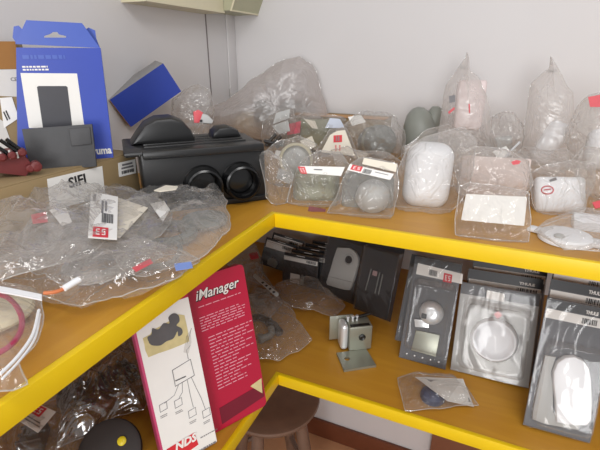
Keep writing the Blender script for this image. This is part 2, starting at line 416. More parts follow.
# ------------------------------------------------------------------ stool under the shelf
sp = pz(272, 395, .308)
st = thing('wooden_stool', 'dark worn wooden stool with a round seat under the shelf corner', 'stool', (sp.x, sp.y, FZ))
Ms = T(sp.x, sp.y, .308)
put('seat', lathe([(.02, -.034), (.135, -.034), (.158, -.024), (.165, -.010), (.163, -.002), (.150, .001), (.09, -.006), (.02, -.008)], Ms, 48), 'stool', st)
l1 = pz(267, 452, FZ + .02); l2 = pz(319, 462, FZ + .02)
dirs = []
a1 = math.atan2(l1.y - sp.y, l1.x - sp.x)
feet = []
for k, an in enumerate((-118, -28, 62, 152)):
    an = R(an + 23.5 + 5); top = V((sp.x + .10 * math.cos(an), sp.y + .10 * math.sin(an), .28)); ft = V((sp.x + .165 * math.cos(an), sp.y + .165 * math.sin(an), FZ))
    feet.append((top, ft)); put('leg', tube([top, top.lerp(ft, .3), top.lerp(ft, .6), ft], [.019, .023, .022, .016], 12), 'stool', st)
for k in range(4):
    f = .52 if k % 2 == 0 else .6
    put('stretcher', tube([feet[k][0].lerp(feet[k][1], f), feet[(k + 1) % 4][0].lerp(feet[(k + 1) % 4][1], f)], .009, 10), 'stool', st)
# ------------------------------------------------------------------ crimson display on the lower shelf
BR = pz(267, 406, LZ); BL = pz(165, 462, LZ); dx = (BR - BL); BW = dx.length
az = math.degrees(math.atan2(dx.y, dx.x))
pb = Pl(BR, az, 13.1); BL = V((BR.x, BR.y, LZ)) - pb.x * BW
TR = pb.at(243, 265); BH = (TR - BR).dot(pb.z)
mb = pb.M(V((BL.x, BL.y, LZ + .0035)))
d = thing('product_display', 'crimson folding display with a white diagram panel standing on the lower shelf', 'display', mb)
def B(u, v, off=0.0):
    q = pb.off(off).at(u, v); l = mb.inverted() @ q; return l.x, l.z
put('back_board', prism(rrect(0, BW, 0, BH, .010), -.012, mb), 'crim', d)
WOFF = .026
xr, zr = B(187, 297, WOFF); xr2, _ = B(219, 449, WOFF)
wx1 = (xr + xr2) / 2; wx0 = B(140, 350, WOFF)[0]
wz1 = min(B(187, 297, WOFF)[1], BH - .02)
blk = put('side_box', boxc(wx0 - .004, wx1 + .001, -WOFF + .0005, -.001, .0, BH - .004, mb, .0015), 'pink', d)
wp = put('diagram_panel', boxc(wx0, wx1, -WOFF - .0006, -WOFF + .0004, .001, wz1, mb), 'white', d)
put('upper_panel', boxc(wx0 - .003, wx1, -WOFF - .0004, -WOFF + .0004, wz1, BH - .006, mb), 'crim', d)
put('easel_foot', prism([(.0, 0.001), (.09, .023), (.02, .16), (.0, .16)], .004, mb @ T(.03, .012, 0) @ Matrix.Rotation(R(90), 4, 'Z')), 'crimd', d)
def bt(parent, name, s, u, v, uv2, off, m, ital=0., bold=0., hk=.9):
    """writing starting at pixel u,v and ending about uv2"""
    x0, z0 = B(u, v, off); x1, z1 = B(*uv2, off); h = z1 - z0
    w = x1 - x0
    return put(name, text(s, h * hk, mb @ T(x0, -off - .0006, z0), ital, bold, width=w), m, parent)
x0, z0 = B(195, 301, 0); x1, z1 = B(238, 283, 0)
FS = .027
put('heading_shadow', text('iManager', FS, mb @ T(x0 + .0012, -.0006, z0 - .0012), .3, .0012, width=x1 - x0), 'ink', d)
put('heading', text('iManager', FS, mb @ T(x0, -.0012, z0), .3, .0002, width=x1 - x0), 'white', d)
rnd = random.Random(5)
xl, zl = B(198, 307, 0); xk, _ = B(240, 291, 0)
put('subtitle_lines', wordlines(xl, xk, zl, .004, 1, .0018, rnd, mb, ragged=0), 'pinkink', d)
xa, za = B(199, 318, 0); xb, _ = B(244, 300, 0)
put('paragraph_lines', wordlines(xa, xb, za, .0052, 6, .0018, rnd, mb, ragged=.15), 'pinkink', d)
xa, za = B(206, 338, 0); xb, _ = B(252, 320, 0)
put('bullet_lines', wordlines(xa + .004, xb, za, .0068, 17, .0019, rnd, mb, ragged=.5), 'pinkink', d)
P4 = [B(219, 408), B(262, 383), B(264, 396), B(222, 424)]
put('printed_box', prism([(x, z) for x, z in P4], .0006, mb), 'crimd', d)
put('printed_corner', prism([B(250, 386), B(261, 378), B(262, 393)], .0009, mb), 'tan', d)
# white panel content
def poly(px, off): return [B(u, v, off) for u, v in px]
def rnd_poly(px, n=4):
    p = [V((x, 0, z)) for x, z in poly(px, WOFF)]; return [(q.x, q.z) for q in smooth_path(p + p[:1], n)[:-1]]
stk = put('torn_sticker', prism(poly([(142.5, 338), (150, 334), (152, 330), (160, 326), (172, 319), (178, 314), (184, 315), (187, 328), (189, 341), (180, 345), (170, 349), (158, 353), (148, 357), (145, 350), (144, 344)], WOFF), .0005, mb @ T(0, -WOFF - .0006, 0)), 'tan', wp)
put('grey_blot', prism(rnd_poly([(149, 343), (147, 337), (151, 334), (152, 328), (158, 329), (163, 323), (169, 323), (168, 317), (173, 313), (178, 315), (179, 321), (176, 325), (181, 328), (182, 333), (178, 336), (177, 331), (173, 338), (166, 341), (160, 345), (152, 345)]), .0005, mb @ T(0, -WOFF - .0011, 0)), 'blot', stk)
ml = mb @ T(0, -WOFF - .0009, 0)
def ink(pts, r=.0005): return tube([(x, 0, z) for x, z in pts], r, 5, ml)
q = poly([(172, 370), (190, 359), (194, 375), (175, 386)], WOFF)
bits = [ink(q + q[:1], .0008)]
for px in ([(187, 343), (191, 328)], [(188, 359), (186, 350), (190, 345)], [(178, 385), (174, 395), (164, 403)], [(182, 382), (182, 392), (178, 399)], [(187, 380), (190, 395), (193, 407)], [(191, 377), (196, 388), (201, 398), (205, 409)]):
    bits.append(ink(poly(px, WOFF)))
for (u, v) in ((163, 405), (178, 401), (192, 411), (206, 411)):
    q = poly([(u - 4, v), (u + 3, v - 4), (u + 4, v + 3), (u - 3, v + 7)], WOFF); bits.append(ink(q + q[:1], .0006))
    x, z = B(u - 3, v + 11, WOFF); bits.append(wordlines(x, x + .014, z, .003, 2, .0012, rnd, ml, y=0, ragged=.2))
put('diagram_lines', merge(*bits), 'greyink', wp)
x, z = B(175, 380, WOFF); put('small_lettering', wordlines(x, x + .02, z, .003, 1, .0022, rnd, ml, y=0, ragged=0), 'ink', wp)
put('connector_picture', prism(poly([(183, 352), (186, 336), (190, 330), (191, 342), (188, 353)], WOFF), .0005, mb @ T(0, -WOFF - .0006, 0)), 'paper', wp)
q = poly([(160, 452), (194, 431), (197, 441), (166, 462)], WOFF)
lg = put('red_badge', prism([B(166, 449, WOFF), B(194, 432, WOFF), B(198, 444, WOFF), B(172, 462, WOFF)], .0006, ml), 'red', wp)
x, z = B(175, 451, WOFF); x2, _ = B(197, 438, WOFF)
put('badge_lettering', text('NDS', .021, ml @ T(x, -.001, z + .001), .25, .0008, width=x2 - x), 'white', lg)
x, z = B(200, 437, WOFF); put('caption_lines', wordlines(x, x + .034, z, .012, 1, .002, rnd, ml, y=0, ragged=0), 'greyink', wp)
x, z = B(198, 450, WOFF); put('caption_lines', wordlines(x, x + .036, z, .012, 1, .004, rnd, ml, y=0, ragged=0), 'greyink', wp)
# ------------------------------------------------------------------ cartons on the left arm
c0 = pz(143, 205, UZ); SX = c0.x; SY = c0.y
ST = pX(138, 151, SX).z                                  # top of the long carton
t = thing('cardboard_box', 'long flat cardboard carton with a white lettered label under the blue box', 'box', (SX - .09, SY - .2, UZ))
ms = T(SX, 0, 0) @ Matrix.Rotation(R(90), 4, 'Z')        # local x along the arm, y to the wall
put('carton_body', boxc(SY - .52, SY, 0, .185, UZ, ST - .002, ms, .002), 'card', t)
put('top_flap', boxc(SY - .52, SY, .002, .093, ST - .002, ST, ms, .0006), 'card', t)
put('top_flap', boxc(SY - .52, SY, .0945, .185, ST - .002, ST, ms, .0006), 'card', t)
pf = Pl((SX, SY, UZ), 90, 0)
L = label(t, quad(pf, .0005, [(47, 179), (102, 166), (105, 196), (50, 211)]), pf.n, m='white', name='white_label')
a = pf.at(69, 188); b = pf.at(86, 184); h = (pf.at(68, 178) - pf.at(69, 188)).length
put('label_lettering', text('SIFI', h * 1.42, pf.M(a + pf.n * .0012), 0, .0006, width=(b - a).length), 'ink', L)
L = label(t, quad(pf, .0005, [(118, 163), (135, 159), (136, 173), (119, 177)]), pf.n, bar=(.15, .85, .62, .85), lines=[(.2, .8, .15, .28), (.15, .85, .38, .5)], name='small_label')
# blue hanging box
pbx = Pl(pz(113.5, 157.5, ST), 46, 0)
br = pbx.p; tr = pbx.at(100.5, 48); tl = pbx.at(15.5, 45); bl0 = pbx.at(33, 160)
BWd = .5 * ((tr - tl).length + .165); H = tr.z - ST
def Lx(q): l = mbx.inverted() @ q; return l.x, l.z
mbx = pbx.M(br); 
xl = Lx(tl)[0]; Bd = .038
t = thing('retail_box', 'tall blue hanging box with a white panel standing on the carton', 'box', mbx @ T(xl / 2, 0, 0))
xb = -.155
put('box_body', boxc(-1, 1, 0, Bd, 0, H, None) if False else prism([(xb, 0), (0, 0), (Lx(tr)[0], H), (xl, H)], -Bd, mbx), 'blue', t)
tabp = [Lx(pbx.at(*p)) for p in ((15, 44), (26, 20), (82, 23), (100, 48))]
hole = [Lx(pbx.at(*p)) for p in ((44, 36), (50, 34), (53, 32), (57, 32), (59, 34.5), (66, 36), (66, 37.5), (44, 37.5))]
put('hang_tab', prism(tabp, .0012, mbx @ T(0, .003, 0), hole=hole), 'bluel', t)
for px in (((15, 44), (11, 37), (12, 26), (17, 25), (22, 30)), ((100, 48), (96, 38), (95, 30), (88, 27), (84, 30))):
    put('side_flap', prism([Lx(pbx.at(*p)) for p in px], .001, mbx @ T(0, .014, 0)), 'bluel', t)
wpn = put('white_panel', prism([Lx(pbx.at(*p)) for p in ((20.5, 73), (77, 73.5), (84, 124), (84, 127), (29, 128))], .0004, mbx), 'white', t)
put('device_picture', prism([Lx(pbx.at(*p)) for p in ((37, 87), (38.5, 86), (66, 86), (67.5, 87), (72, 124), (72, 128), (43, 128))], .0008, mbx), 'phone', wpn)
rnd = random.Random(2)
x, z = Lx(pbx.at(22, 55)); put('title_lines', wordlines(x, x + .062, z, .006, 1, .006, rnd, mbx, ragged=0), 'bluel', t)
x, z = Lx(pbx.at(22, 66)); put('subtitle_lines', wordlines(x, x + .042, z, .0045, 2, .0026, rnd, mbx, ragged=.2), 'white', t)
x, z = Lx(pbx.at(92.5, 155)); x2, _ = Lx(pbx.at(111, 152)); put('brand_lettering', text('truma', .019, mbx @ T(x - .004, -.0006, z + .001), 0, .0006, width=x2 - x + .006), 'white', t)
# dark folding case in front
pc = Pl(pz(96, 164, ST) + V((0, 0, 0)), 46, 9)
q = [pc.at(*p) for p in ((22, 129), (92, 124), (96, 162), (31, 172))]
mc = pc.M(q[3]); 
def Lc(p): l = mc.inverted() @ p; return l.x, l.z
zmin = min((mc.inverted() @ p).z for p in q)
t = thing('folding_case', 'dark grey case with a small tab leaning on the blue box', 'case', mc)
pl4 = [Lc(p) for p in q]
pl4[3] = (pl4[3][0], 0); pl4[2] = (pl4[2][0], 0.0)
put('case_body', prism(pl4, -.012, mc, 0), 'dark', t)
put('cover_flap', prism([(x * 1.0, z) for x, z in pl4], .003, mc, .001), 'dark', t)
tb = [Lc(pc.at(*p)) for p in ((69, 129), (90, 127), (92, 144), (72, 146))]
put('closing_tab', prism(tb, .006, mc, .0015), 'dark', t)
# maroon tool tray
pm = Pl(pz(26, 176, ST), 60, 0)
t = thing('bolt_rack', 'maroon plastic holder of dark rods at the end of the lettered carton', 'holder', pm.M())
put('holder_body', prism([(l.x, l.z) for l in [pm.M().inverted() @ pm.at(*p) for p in ((-10, 172), (-10, 156), (20, 152), (28, 160), (33, 166), (26, 176))]], -.05, pm.M(), 0), 'maroon', t)
for (u, v, s) in ((22, 152, .006), (36, 166, .008), (30, 168, .006), (12, 155, .006), (2, 157, .006)):
    c = pm.off(.004).at(u, v); put('knob', lathe([(s * .4, -.008), (s, -.008), (s, .006), (s * .6, .008), (s * .3, .008)], Matrix.Translation(c) @ pm.M(V()).to_3x3().to_4x4(), 14, 'y'), 'maroon', t)
for (a, b) in (((0, 140), (18, 152)), ((-4, 146), (12, 156)), ((6, 139), (22, 151))):
    put('rod', tube([pm.off(.003).at(*a), pm.off(.003).at(*b)], .003, 10), 'blackg', t)
for (a, b) in (((0, 152), (3, 160)), ((9, 150), (11, 159)), ((17, 152), (18, 158))):
    put('pin', tube([pm.off(.006).at(*a), pm.off(.006).at(*b)], .0016, 8), 'paper', t)
# brown cartons behind, at the far left
pk = Pl(V((SX - .17, SY - .16, ST)), 42, 0)
mk = pk.M()
def Lk(u, v): l = mk.inverted() @ pk.at(u, v); return l.x, l.z
zt = Lk(8, 42)[1]; xr = Lk(19, 60)[0]
t = thing('cardboard_box', 'brown carton with white labels behind the blue box', 'box', mk)
put('carton_body', boxc(xr - .2, xr, 0, .045, 0, zt, mk, .0015), 'card', t)
put('brown_flap', boxc(xr - .2, xr + .001, -.002, 0, Lk(8, 69)[1], zt + .001, mk), 'cardb', t)
L = label(t, quad(pk, .0004, [(-20, 70), (19.5, 69), (24, 97), (-20, 95)]), pk.n, m='paper', name='white_label', lines=[(.86, .96, .75, .95)])
a = pk.at(11, 81); put('mark_lettering', text('CE', .0085, pk.M(a + pk.n * .0012), 0, .0001), 'greyink', L)
L = label(t, quad(pk, .0012, [(0, 98), (12, 97), (19, 118), (4, 128)]), pk.n, m='white', name='tilted_label')
L = label(t, quad(pk, .0008, [(-10, 112), (4, 122), (14, 150), (-12, 150)]), pk.n, m='paper', name='lower_label')
put('printed_bars', merge(*[flatpoly([pk.off(.0022).at(*p) for p in ((a, b), (a + 1.2, b - .6), (a + 5.2, b + 8), (a + 4, b + 8.6))], pk.n, .0003) for a, b in ((3, 112), (5.2, 110.8))]), 'ink', t)
# ------------------------------------------------------------------ black vent housing
fr = pz(266.5, 199, UZ); az = 46
ph = Pl(fr, az, 0); fl = ph.at(146, 206); fl.z = UZ; mh = ph.M(fl); HW = (fr - fl).length; HH = ph.at(266, 144).z - UZ
t = thing('vent_housing', 'black plastic air vent housing with two round ports beside the carton', 'housing', mh)
inv = mh.inverted()
HD = .15
put('housing_body', boxc(0, HW, 0, HD, 0, HH, mh, .006, 3), 'black', t)
z1 = (inv @ ph.off(.0).at(150, 152)).z
put('front_ledge', boxc(.006, HW - .004, -.010, .03, HH - .012, HH + .004, mh, .004), 'black', t)
for k in range(4): put('lid_rib', boxc(.012, HW - .03, .035 + .026 * k, .047 + .026 * k, HH, HH + .006, mh, .002), 'black', t)
put('lid', boxc(-.026, HW - .012, .0, HD + .01, HH - .006, HH + .003, mh, .003), 'black', t)
for (u, v) in ((203, 184), (240, 180)):
    c = ph.at(u, v); r = .0375
    Mx = Matrix.Translation(c) @ mh.to_3x3().to_4x4()
    pr = put('port_ring', lathe([(r * .70, -.004), (r * .72, .012), (r * .76, .026), (r * .84, .031), (r * .94, .029), (r * .98, .020), (r, .004), (r * 1.05, .002), (r * 1.05, -.002)], Mx, 40, 'y'), 'blackg', t)
    put('port_disc', lathe([(r * .1, .0), (r * .7, .0), (r * .66, .003), (r * .3, .004), (r * .1, .0045)], Mx, 36, 'y'), 'blackg', pr)
# black lumps on its top
def Lh(u, v, y):
    q = hit(u, v, mh @ V((0, y, 0)), ph.n); return inv @ q
zt = HH + .004
xa = Lh(150, 120, .115).x
put('top_hump', prism([(xa + a * 1.12, zt + b * 1.12) for a, b in ((-.04, 0), (.075, 0), (.068, .02), (.055, .036), (.035, .044), (.008, .043), (-.012, .034), (-.028, .016))], .07, mh @ T(0, .135, 0), .008), 'black', t)
xb = Lh(222, 125, .115).x
put('top_hump', prism([(xb + a, zt + b) for a, b in ((-.03, 0), (.035, 0), (.028, .014), (.010, .022), (-.014, .021), (-.026, .012))], .05, mh @ T(0, .130, 0), .006), 'black', t)
put('base_flange', boxc(-.004, HW + .004, -.006, HD, 0, .012, mh, .002), 'black', t)
# tilted blue carton behind
pt = Pl(pz(131, 127, UZ + HH + .006), 58, -6)
Q = [pt.at(*p) for p in ((112.5, 96), (165, 62), (182, 89), (131, 127))]
o = Q[3]; ex = ((Q[2] - Q[3]) + (Q[1] - Q[0])); w_ = ex.length / 2; ex.normalize(); ez = (pt.n.cross(ex)) * 1; 
if ez.z < 0: ez = -ez
h_ = .5 * ((Q[0] - Q[3]).dot(ez) + (Q[1] - Q[2]).dot(ez)); ey = -pt.n
mt = Matrix.Identity(4)
for i in range(3): mt[i][0] = ex[i]; mt[i][1] = ey[i]; mt[i][2] = ez[i]; mt[i][3] = o[i]
t = thing('retail_box', 'blue carton lying tilted on the black housing', 'box', mt)
put('box_body', boxc(0, w_, .001, .06, 0, h_, mt, .001), 'greybox', t)
put('front_face', boxc(0, w_, 0, .001, 0, h_, mt), 'blue', t)
e = put('end_flap', boxc(-.001, 0, .001, .058, .001, h_ - .001, mt), 'cardo', t)
put('flap_mark', merge(tube([mt @ V((-.0015, .02, h_ * .4)), mt @ V((-.0015, .03, h_ * .52))], .0012, 5), tube([mt @ V((-.0015, .02, h_ * .52)), mt @ V((-.0015, .03, h_ * .4))], .0012, 5)), 'ink', e)
# ------------------------------------------------------------------ packs on the lower shelf
def frame(base, az, lean, TLp, TRp, BRp, BLp, z=LZ, lift=True):
    pl = Pl(pz(*base, z), az, lean)
    a, b, c, d = [pl.at(*p) for p in (TLp, TRp, BRp, BLp)]
    ex = ((b - a).normalized() + (c - d).normalized()).normalized(); ez = pl.n.cross(ex)
    if ez.z < 0: ez = -ez
    w = .5 * ((b - a).length + (c - d).length); h = .5 * ((a + b - c - d).dot(ez)); o = (c + d) / 2
    m = Matrix.Identity(4)
    for i in range(3): m[i][0] = ex[i]; m[i][1] = -pl.n[i]; m[i][2] = ez[i]; m[i][3] = o[i]
    lo = min((m @ V((s * w / 2, 0, 0))).z for s in (-1, 1))
    if lift: m = Matrix.Translation((0, 0, z + .001 - lo)) @ m
    return m, w, h
def local(m, u, v, off=0.0):
    n = -(m.to_3x3() @ V((0, 1, 0))); o = m.translation + n * off
    l = m.inverted() @ hit(u, v, o, n); return l.x, l.z
def shell(x0, x1, z0, z1, d, r, m, taper=.86):
    """hollow vacuum-formed tray: flange, sloping walls, flat face"""
    bm = bmesh.new(); out = []
    cx, cz = (x0 + x1) / 2, (z0 + z1) / 2
    prof = [(1.0, .0004), (.985, .003), (taper + .02, d * .93), (taper - .03, d), (taper - .08, d * .97)]
    base = rrect(x0, x1, z0, z1, r, 5); rings = []
    for k, y in prof:
        rings.append([bm.verts.new((cx + (x - cx) * k, -y, cz + (z - cz) * k)) for x, z in base])
    for a, b in zip(rings, rings[1:]):
        for i in range(len(a)): bm.faces.new((a[i], a[(i + 1) % len(a)], b[(i + 1) % len(a)], b[i]))
    bm.faces.new(rings[-1])
    bm.transform(m); return bm
def strip(t, m, x0, x1, z0, z1, y=.0012, red=None, bar=None, mm='white', name='white_strip'):
    n = -(m.to_3x3() @ V((0, 1, 0)))
    q = [m @ V((x, -y, z)) for x, z in ((x0, z1), (x1, z1), (x1, z0), (x0, z0))]
    return label(t, q, n, red=red, bar=bar, m=mm, name=name)
def card_pack(lab, m, w, h, group, wx=.20, card='pblack', head=None, stripz=None, word=False, wrap='petd', wrapd=.010, bar=(.68, .95, .2, .8), red=None, stripx=(0.02, .98), stripm='white', slot=True):
    t = thing('blister_pack', lab, 'pack', m, group)
    put('backing_card', boxc(-w / 2, w / 2, 0, .0012, 0, h, m), card, t)
    if head: put('header_band', boxc(-w / 2, w / 2, -.0004, 0, h * head, h, m), 'pblack', t)
    if slot: put('hang_slot', prism(rrect(-w * .12, w * .12, h * .955, h * .975, h * .008), .0003, m @ T(0, -.0006, 0)), 'paper', t)
    if stripz: strip(t, m, -w / 2 + w * stripx[0], -w / 2 + w * stripx[1], h * stripz[0], h * stripz[1], bar=bar, red=red, mm=stripm)
    if word:
        put('brand_lettering', text('THULE', h * .034, m @ T(w * wx, -.0009, h * (stripz[1] + .02)), 0, .0003, width=w * .2), 'white', t)
    if wrap: put('clear_front', shell(-w / 2, w / 2, 0, h * .9, wrapd, w * .06, m, .93), wrap, t)
    return t
rnd = random.Random(9)
# group of small black packs at the back
G = 'small black card packs at the back of the lower shelf'
m, w, h = frame((300, 287), -12, 14, (287, 255), (321, 264), (317, 292), (282, 285))
names = ['black card pack with a white strip and square sticker in front of the small packs', 'second small black card pack standing behind the square-sticker one',
         'third small black card pack behind the square-sticker one', 'fourth small black card pack from the square-sticker one, nearer the wall', 'rearmost small black card pack against the wall behind the square-sticker one']
for k in range(5):
    mk = m @ T(.008 * k, .030 * k, 0)
    mk = Matrix.Translation((0, 0, LZ + .001 - min((mk @ V((s * w / 2, 0, 0))).z for s in (-1, 1)))) @ mk
    t = card_pack(names[k], mk, w, h * (1 + .02 * k), G, stripz=(.76, .90), wrap='petd', wrapd=.008, stripm='white' if k == 0 else 'paper')
    if k == 0:
        x0, z0 = local(mk, 290, 282); x1, z1 = local(mk, 300, 275)
        put('square_sticker', prism(rrect(x0, x1, z0, z1, .001), .0004, mk @ T(0, -.0005, 0)), 'white', t)
        put('sealed_part', prism([(x1 + .004, z0 + .001), (x1 + .016, z0), (x1 + .017, z1 - .003), (x1 + .010, z1 + .004), (x1 + .005, z1 - .002)], .004, mk, .001), 'mgrey', t)
m, w, h = frame((276, 272), 8, 16, (263, 236), (295, 246), (291, 274), (260, 264))
for k, lab in enumerate(('black card pack with a grey label plate at the left end of the small packs', 'black card pack behind the grey label plate pack')):
    mk = m @ T(.012 * k, .035 * k, .004 * k); mk = Matrix.Translation((0, 0, LZ + .001 - min((mk @ V((s * w / 2, 0, 0))).z for s in (-1, 1)))) @ mk
    t = card_pack(lab, mk, w, h * (1 + .05 * k), G, stripz=(.66, .92), stripx=(.05, .95), stripm='white', bar=(.55, .85, .15, .6), wrap='pet', wrapd=.012)
    if k == 0:
        put('sealed_part', prism([(-.03, .008), (.0, .004), (.006, .02), (-.004, .034), (-.022, .036), (-.032, .024)], .010, mk, .002), 'mgrey', t)
# dark packs with lock plate
m, w, h = frame((336, 298), -16, 20, (331, 226), (371, 236), (353, 305), (318, 289))
t = card_pack('black pack with a pale grey lock plate beside the small black packs', m, w, h, None, wrap='petd', wrapd=.016)
pts = [local(m, 320 + a / 4.29, 225 + b / 4.29, .004) for a, b in ((78, 96), (100, 97), (128, 98), (146, 108), (160, 124), (167, 144), (166, 166), (158, 196), (148, 232), (138, 262), (128, 279), (110, 278), (80, 270), (34, 256), (30, 246), (48, 190), (62, 140))]
lp = put('lock_plate', prism(pts, .010, m, .002), 'lgrey', t)
x, z = local(m, 320 + 122 / 4.29, 225 + 149 / 4.29, .012); put('lock_hole', prism(circ(x, z, .0115), .002, m @ T(0, -.0098, 0)), 'pblack', lp)
put('lobe_rim', lathe([(.013, 0), (.0145, .003), (.017, .003), (.0185, 0)], m @ T(x, -.010, z), 32, 'y', cap=False), 'lgrey', lp)
a = [local(m, 320 + q / 4.29, 225 + b / 4.29, .012) for q, b in ((40, 222), (138, 246))]
put('step_line', tube([(a[0][0], -.0102, a[0][1]), (a[1][0], -.0102, a[1][1])], .0008, 6, m), 'mgrey', lp)
m, w, h = frame((372, 316), -16, 18, (371, 236), (409, 247), (390, 322), (354, 310))
t = card_pack('black pack in glossy wrap with thin rods beside the lock plate pack', m, w, h, None, wrap='petd', wrapd=.018)
x, z = local(m, 374, 273, .004); put('pink_sticker', prism(rrect(x - .006, x + .008, z - .008, z + .006, .001), .001, m), 'pinkgrey', t)
for dx_ in (-.010, .018, .028): put('sealed_rod', tube([m @ V((x + dx_, -.006, z + .012 - abs(dx_) * .3)), m @ V((x + dx_ * 1.1 - .004, -.006, z - .055))], .0016, 8), 'mgrey', t)
# clear pack with silver lock
F_ = dict(az=-2, lean=24)
def bigpack(lab, base, TLp, TRp, BRp, BLp, az, lean, group, card='pgrey'):
    m, w, h = frame(base, az, lean, TLp, TRp, BRp, BLp)
    t = thing('blister_pack', lab, 'pack', m, group)
    put('backing_card', boxc(-w / 2, w / 2, 0, .0012, 0, h, m), card, t)
    return t, m, w, h
def onpack(m, pts, off): return [local(m, u, v, off) for u, v in pts]
m, w, h = frame((425, 352), -2, 24, (411, 250), (458, 261), (440, 351), (394, 339))
mk = m @ T(0, .012, 0)
t = card_pack('clear clamshell pack half hidden behind the silver lock pack', mk, w, h, 'clear lock packs', card='pgrey', head=.86, wrap='pet', wrapd=.022)
t, m, w, h = bigpack('clear clamshell pack with a silver lock and a red marked strip', (422, 364), (417, 255), (465, 266), (445, 369), (399, 359), -2, 24, 'clear lock packs')
put('header_band', boxc(-w / 2, w / 2, -.0004, 0, h * .92, h, m), 'pblack', t)
n = -(m.to_3x3() @ V((0, 1, 0)))
q = [m @ V((x, -.0012, z)) for x, z in onpack(m, ((418, 263), (463, 274), (462, 284), (416, 274)), .001)]
label(t, q, n, red=(.60, .78, .32, 1.15), bar=(.28, .45, .3, .85), name='white_strip')
c = local(m, 431, 313, .008)
put('lower_plate', prism(onpack(m, ((416, 330), (440, 335), (436, 357), (411, 350)), .004), .006, m, .0015), 'metal', t)
lk = put('lock_body', lathe([(.004, -.016), (.012, -.0165), (.022, -.013), (.027, -.007), (.029, 0)], m @ T(c[0], -.004, c[1]) @ Matrix.Scale(-1, 4, (0, 1, 0)), 36, 'y'), 'chrome', t)
x, z = local(m, 424, 316, .02)
put('key_hole', prism(rrect(x - .006, x + .006, z - .006, z + .006, .002), .003, m @ T(0, -.0185, 0)), 'steeld', lk)
put('side_tab', prism(onpack(m, ((414, 319), (428, 321), (429, 328), (415, 327)), .008), .004, m @ T(0, -.004, 0), .001), 'chrome', t)
for k in range(5): put('stud', lathe([(.0025, 0), (.002, .003), (.0008, .0035)], m @ T(-w * .34 + k * w * .17, -.001, h * .055), 12, 'y'), 'chrome', t)
put('clear_shell', shell(-w * .44, w * .46, h * .10, h * .80, .030, .012, m, .84), 'pet', t)
put('clear_flange', shell(-w / 2, w / 2, 0, h, .006, .006, m, .96), 'pet', t)
# round silver packs
G = 'clear packs with header strips on the lower shelf'
m0, w0, h0 = frame((490, 380), -2, 22, (456, 283), (537, 300), (526, 390), (451, 375))
for k, lab in ((2, 'rear clear pack with only its strip showing under the upper shelf edge'), (1, 'clear pack with a white lettered header behind the round silver one')):
    mk = m0 @ T(.008 * k, .022 * k, .008 * k); 
    t = card_pack(lab, mk, w0 * .96, h0 + .024 * k, G, card='pgrey', head=.9, stripz=(.83, .90), word=True, slot=False, wrap='pet', wrapd=.010)
t, m, w, h = bigpack('clear pack with a round silver dish and a small red sticker', (490, 380), (456, 283), (537, 300), (526, 390), (451, 375), -2, 22, G, 'lgrey')
put('header_band', boxc(-w / 2, w / 2, -.0004, 0, h * .87, h, m), 'pgrey', t)
put('header_film', prism(onpack(m, ((487, 290), (505, 294), (504, 302), (486, 298)), .001), .001, m), 'white', t)
c = local(m, 494, 340, .01)
put('inner_plate', prism(rrect(-w * .38, w * .36, h * .1, h * .78, .015), .004, m, .001), 'lgrey', t)
put('round_dish', lathe([(.006, -.004), (.028, -.004), (.036, -.008), (.041, -.017), (.044, -.018), (.048, -.012), (.050, -.003)], m @ T(c[0], -.003, c[1]) @ Matrix.Scale(-1, 4, (0, 1, 0)), 48, 'y'), 'wplas', t)
x, z = local(m, 498, 315, .02); put('red_sticker', prism([(x - .009, z), (x, z + .009), (x + .009, z + .001), (x, z - .009)], .0006, m @ T(0, -.0195, 0)), 'palered', t)
put('clear_shell', shell(-w * .44, w * .43, h * .05, h * .84, .030, .016, m, .86), 'pet', t)
put('clear_flange', shell(-w / 2, w / 2, 0, h, .006, .006, m, .97), 'pet', t)
# white paddle packs at the right
m0, w0, h0 = frame((556, 435), 4, 20, (539, 295), (606, 311), (590, 443), (522, 427))
for k, lab in ((2, 'rear grey card pack mostly hidden under the upper shelf at the right'), (1, 'grey card pack with lettered header behind the white handle pack')):
    mk = m0 @ T(.007 * k, .026 * k, .010 * k)
    t = card_pack(lab, mk, w0, h0 + .024 * k, G, card='pgrey', head=.93, stripz=(.862, .925), word=True, slot=False, wx=.08, bar=(.56, .82, .2, .8), wrap='pet', wrapd=.012)
t, m, w, h = bigpack('grey card pack with white round-topped handle parts nearest the shelf edge', (556, 435), (539, 295), (606, 311), (590, 443), (522, 427), 4, 20, G)
put('header_band', boxc(-w / 2, w / 2, -.0004, 0, h * .92, h, m), 'pblack', t)
strip(t, m, -w * .48, w * .5, h * .845, h * .915, bar=(.54, .76, .25, .85))
put('brand_lettering', text('THULE', h * .034, m @ T(local(m, 585, 317)[0], -.0009, h * .932), 0, .0004, width=local(m, 598, 317)[0] - local(m, 585, 317)[0]), 'white', t)
P = onpack(m, ((553, 372), (557, 362), (565, 357), (574, 356), (583, 360), (589, 368), (591, 380), (592, 405), (591, 420), (586, 425), (572, 425), (556, 422), (555, 400), (553, 384)), .012)
hd = put('white_handle', prism(P, .016, m @ T(0, -.001, 0), .005), 'wplas', t)
P = onpack(m, ((545, 355), (556, 357), (551, 372), (553, 386), (553, 412), (580, 424), (578, 430), (545, 424), (532, 419), (533, 408), (539, 380)), .006)
put('white_plate', prism(P, .007, m @ T(0, -.001, 0), .002), 'lgrey', t)
put('clear_shell', shell(-w * .42, w * .47, h * .04, h * .70, .030, .014, m, .9), 'pet', t)
put('clear_flange', shell(-w / 2, w / 2, 0, h, .005, .006, m, .975), 'pet', t)
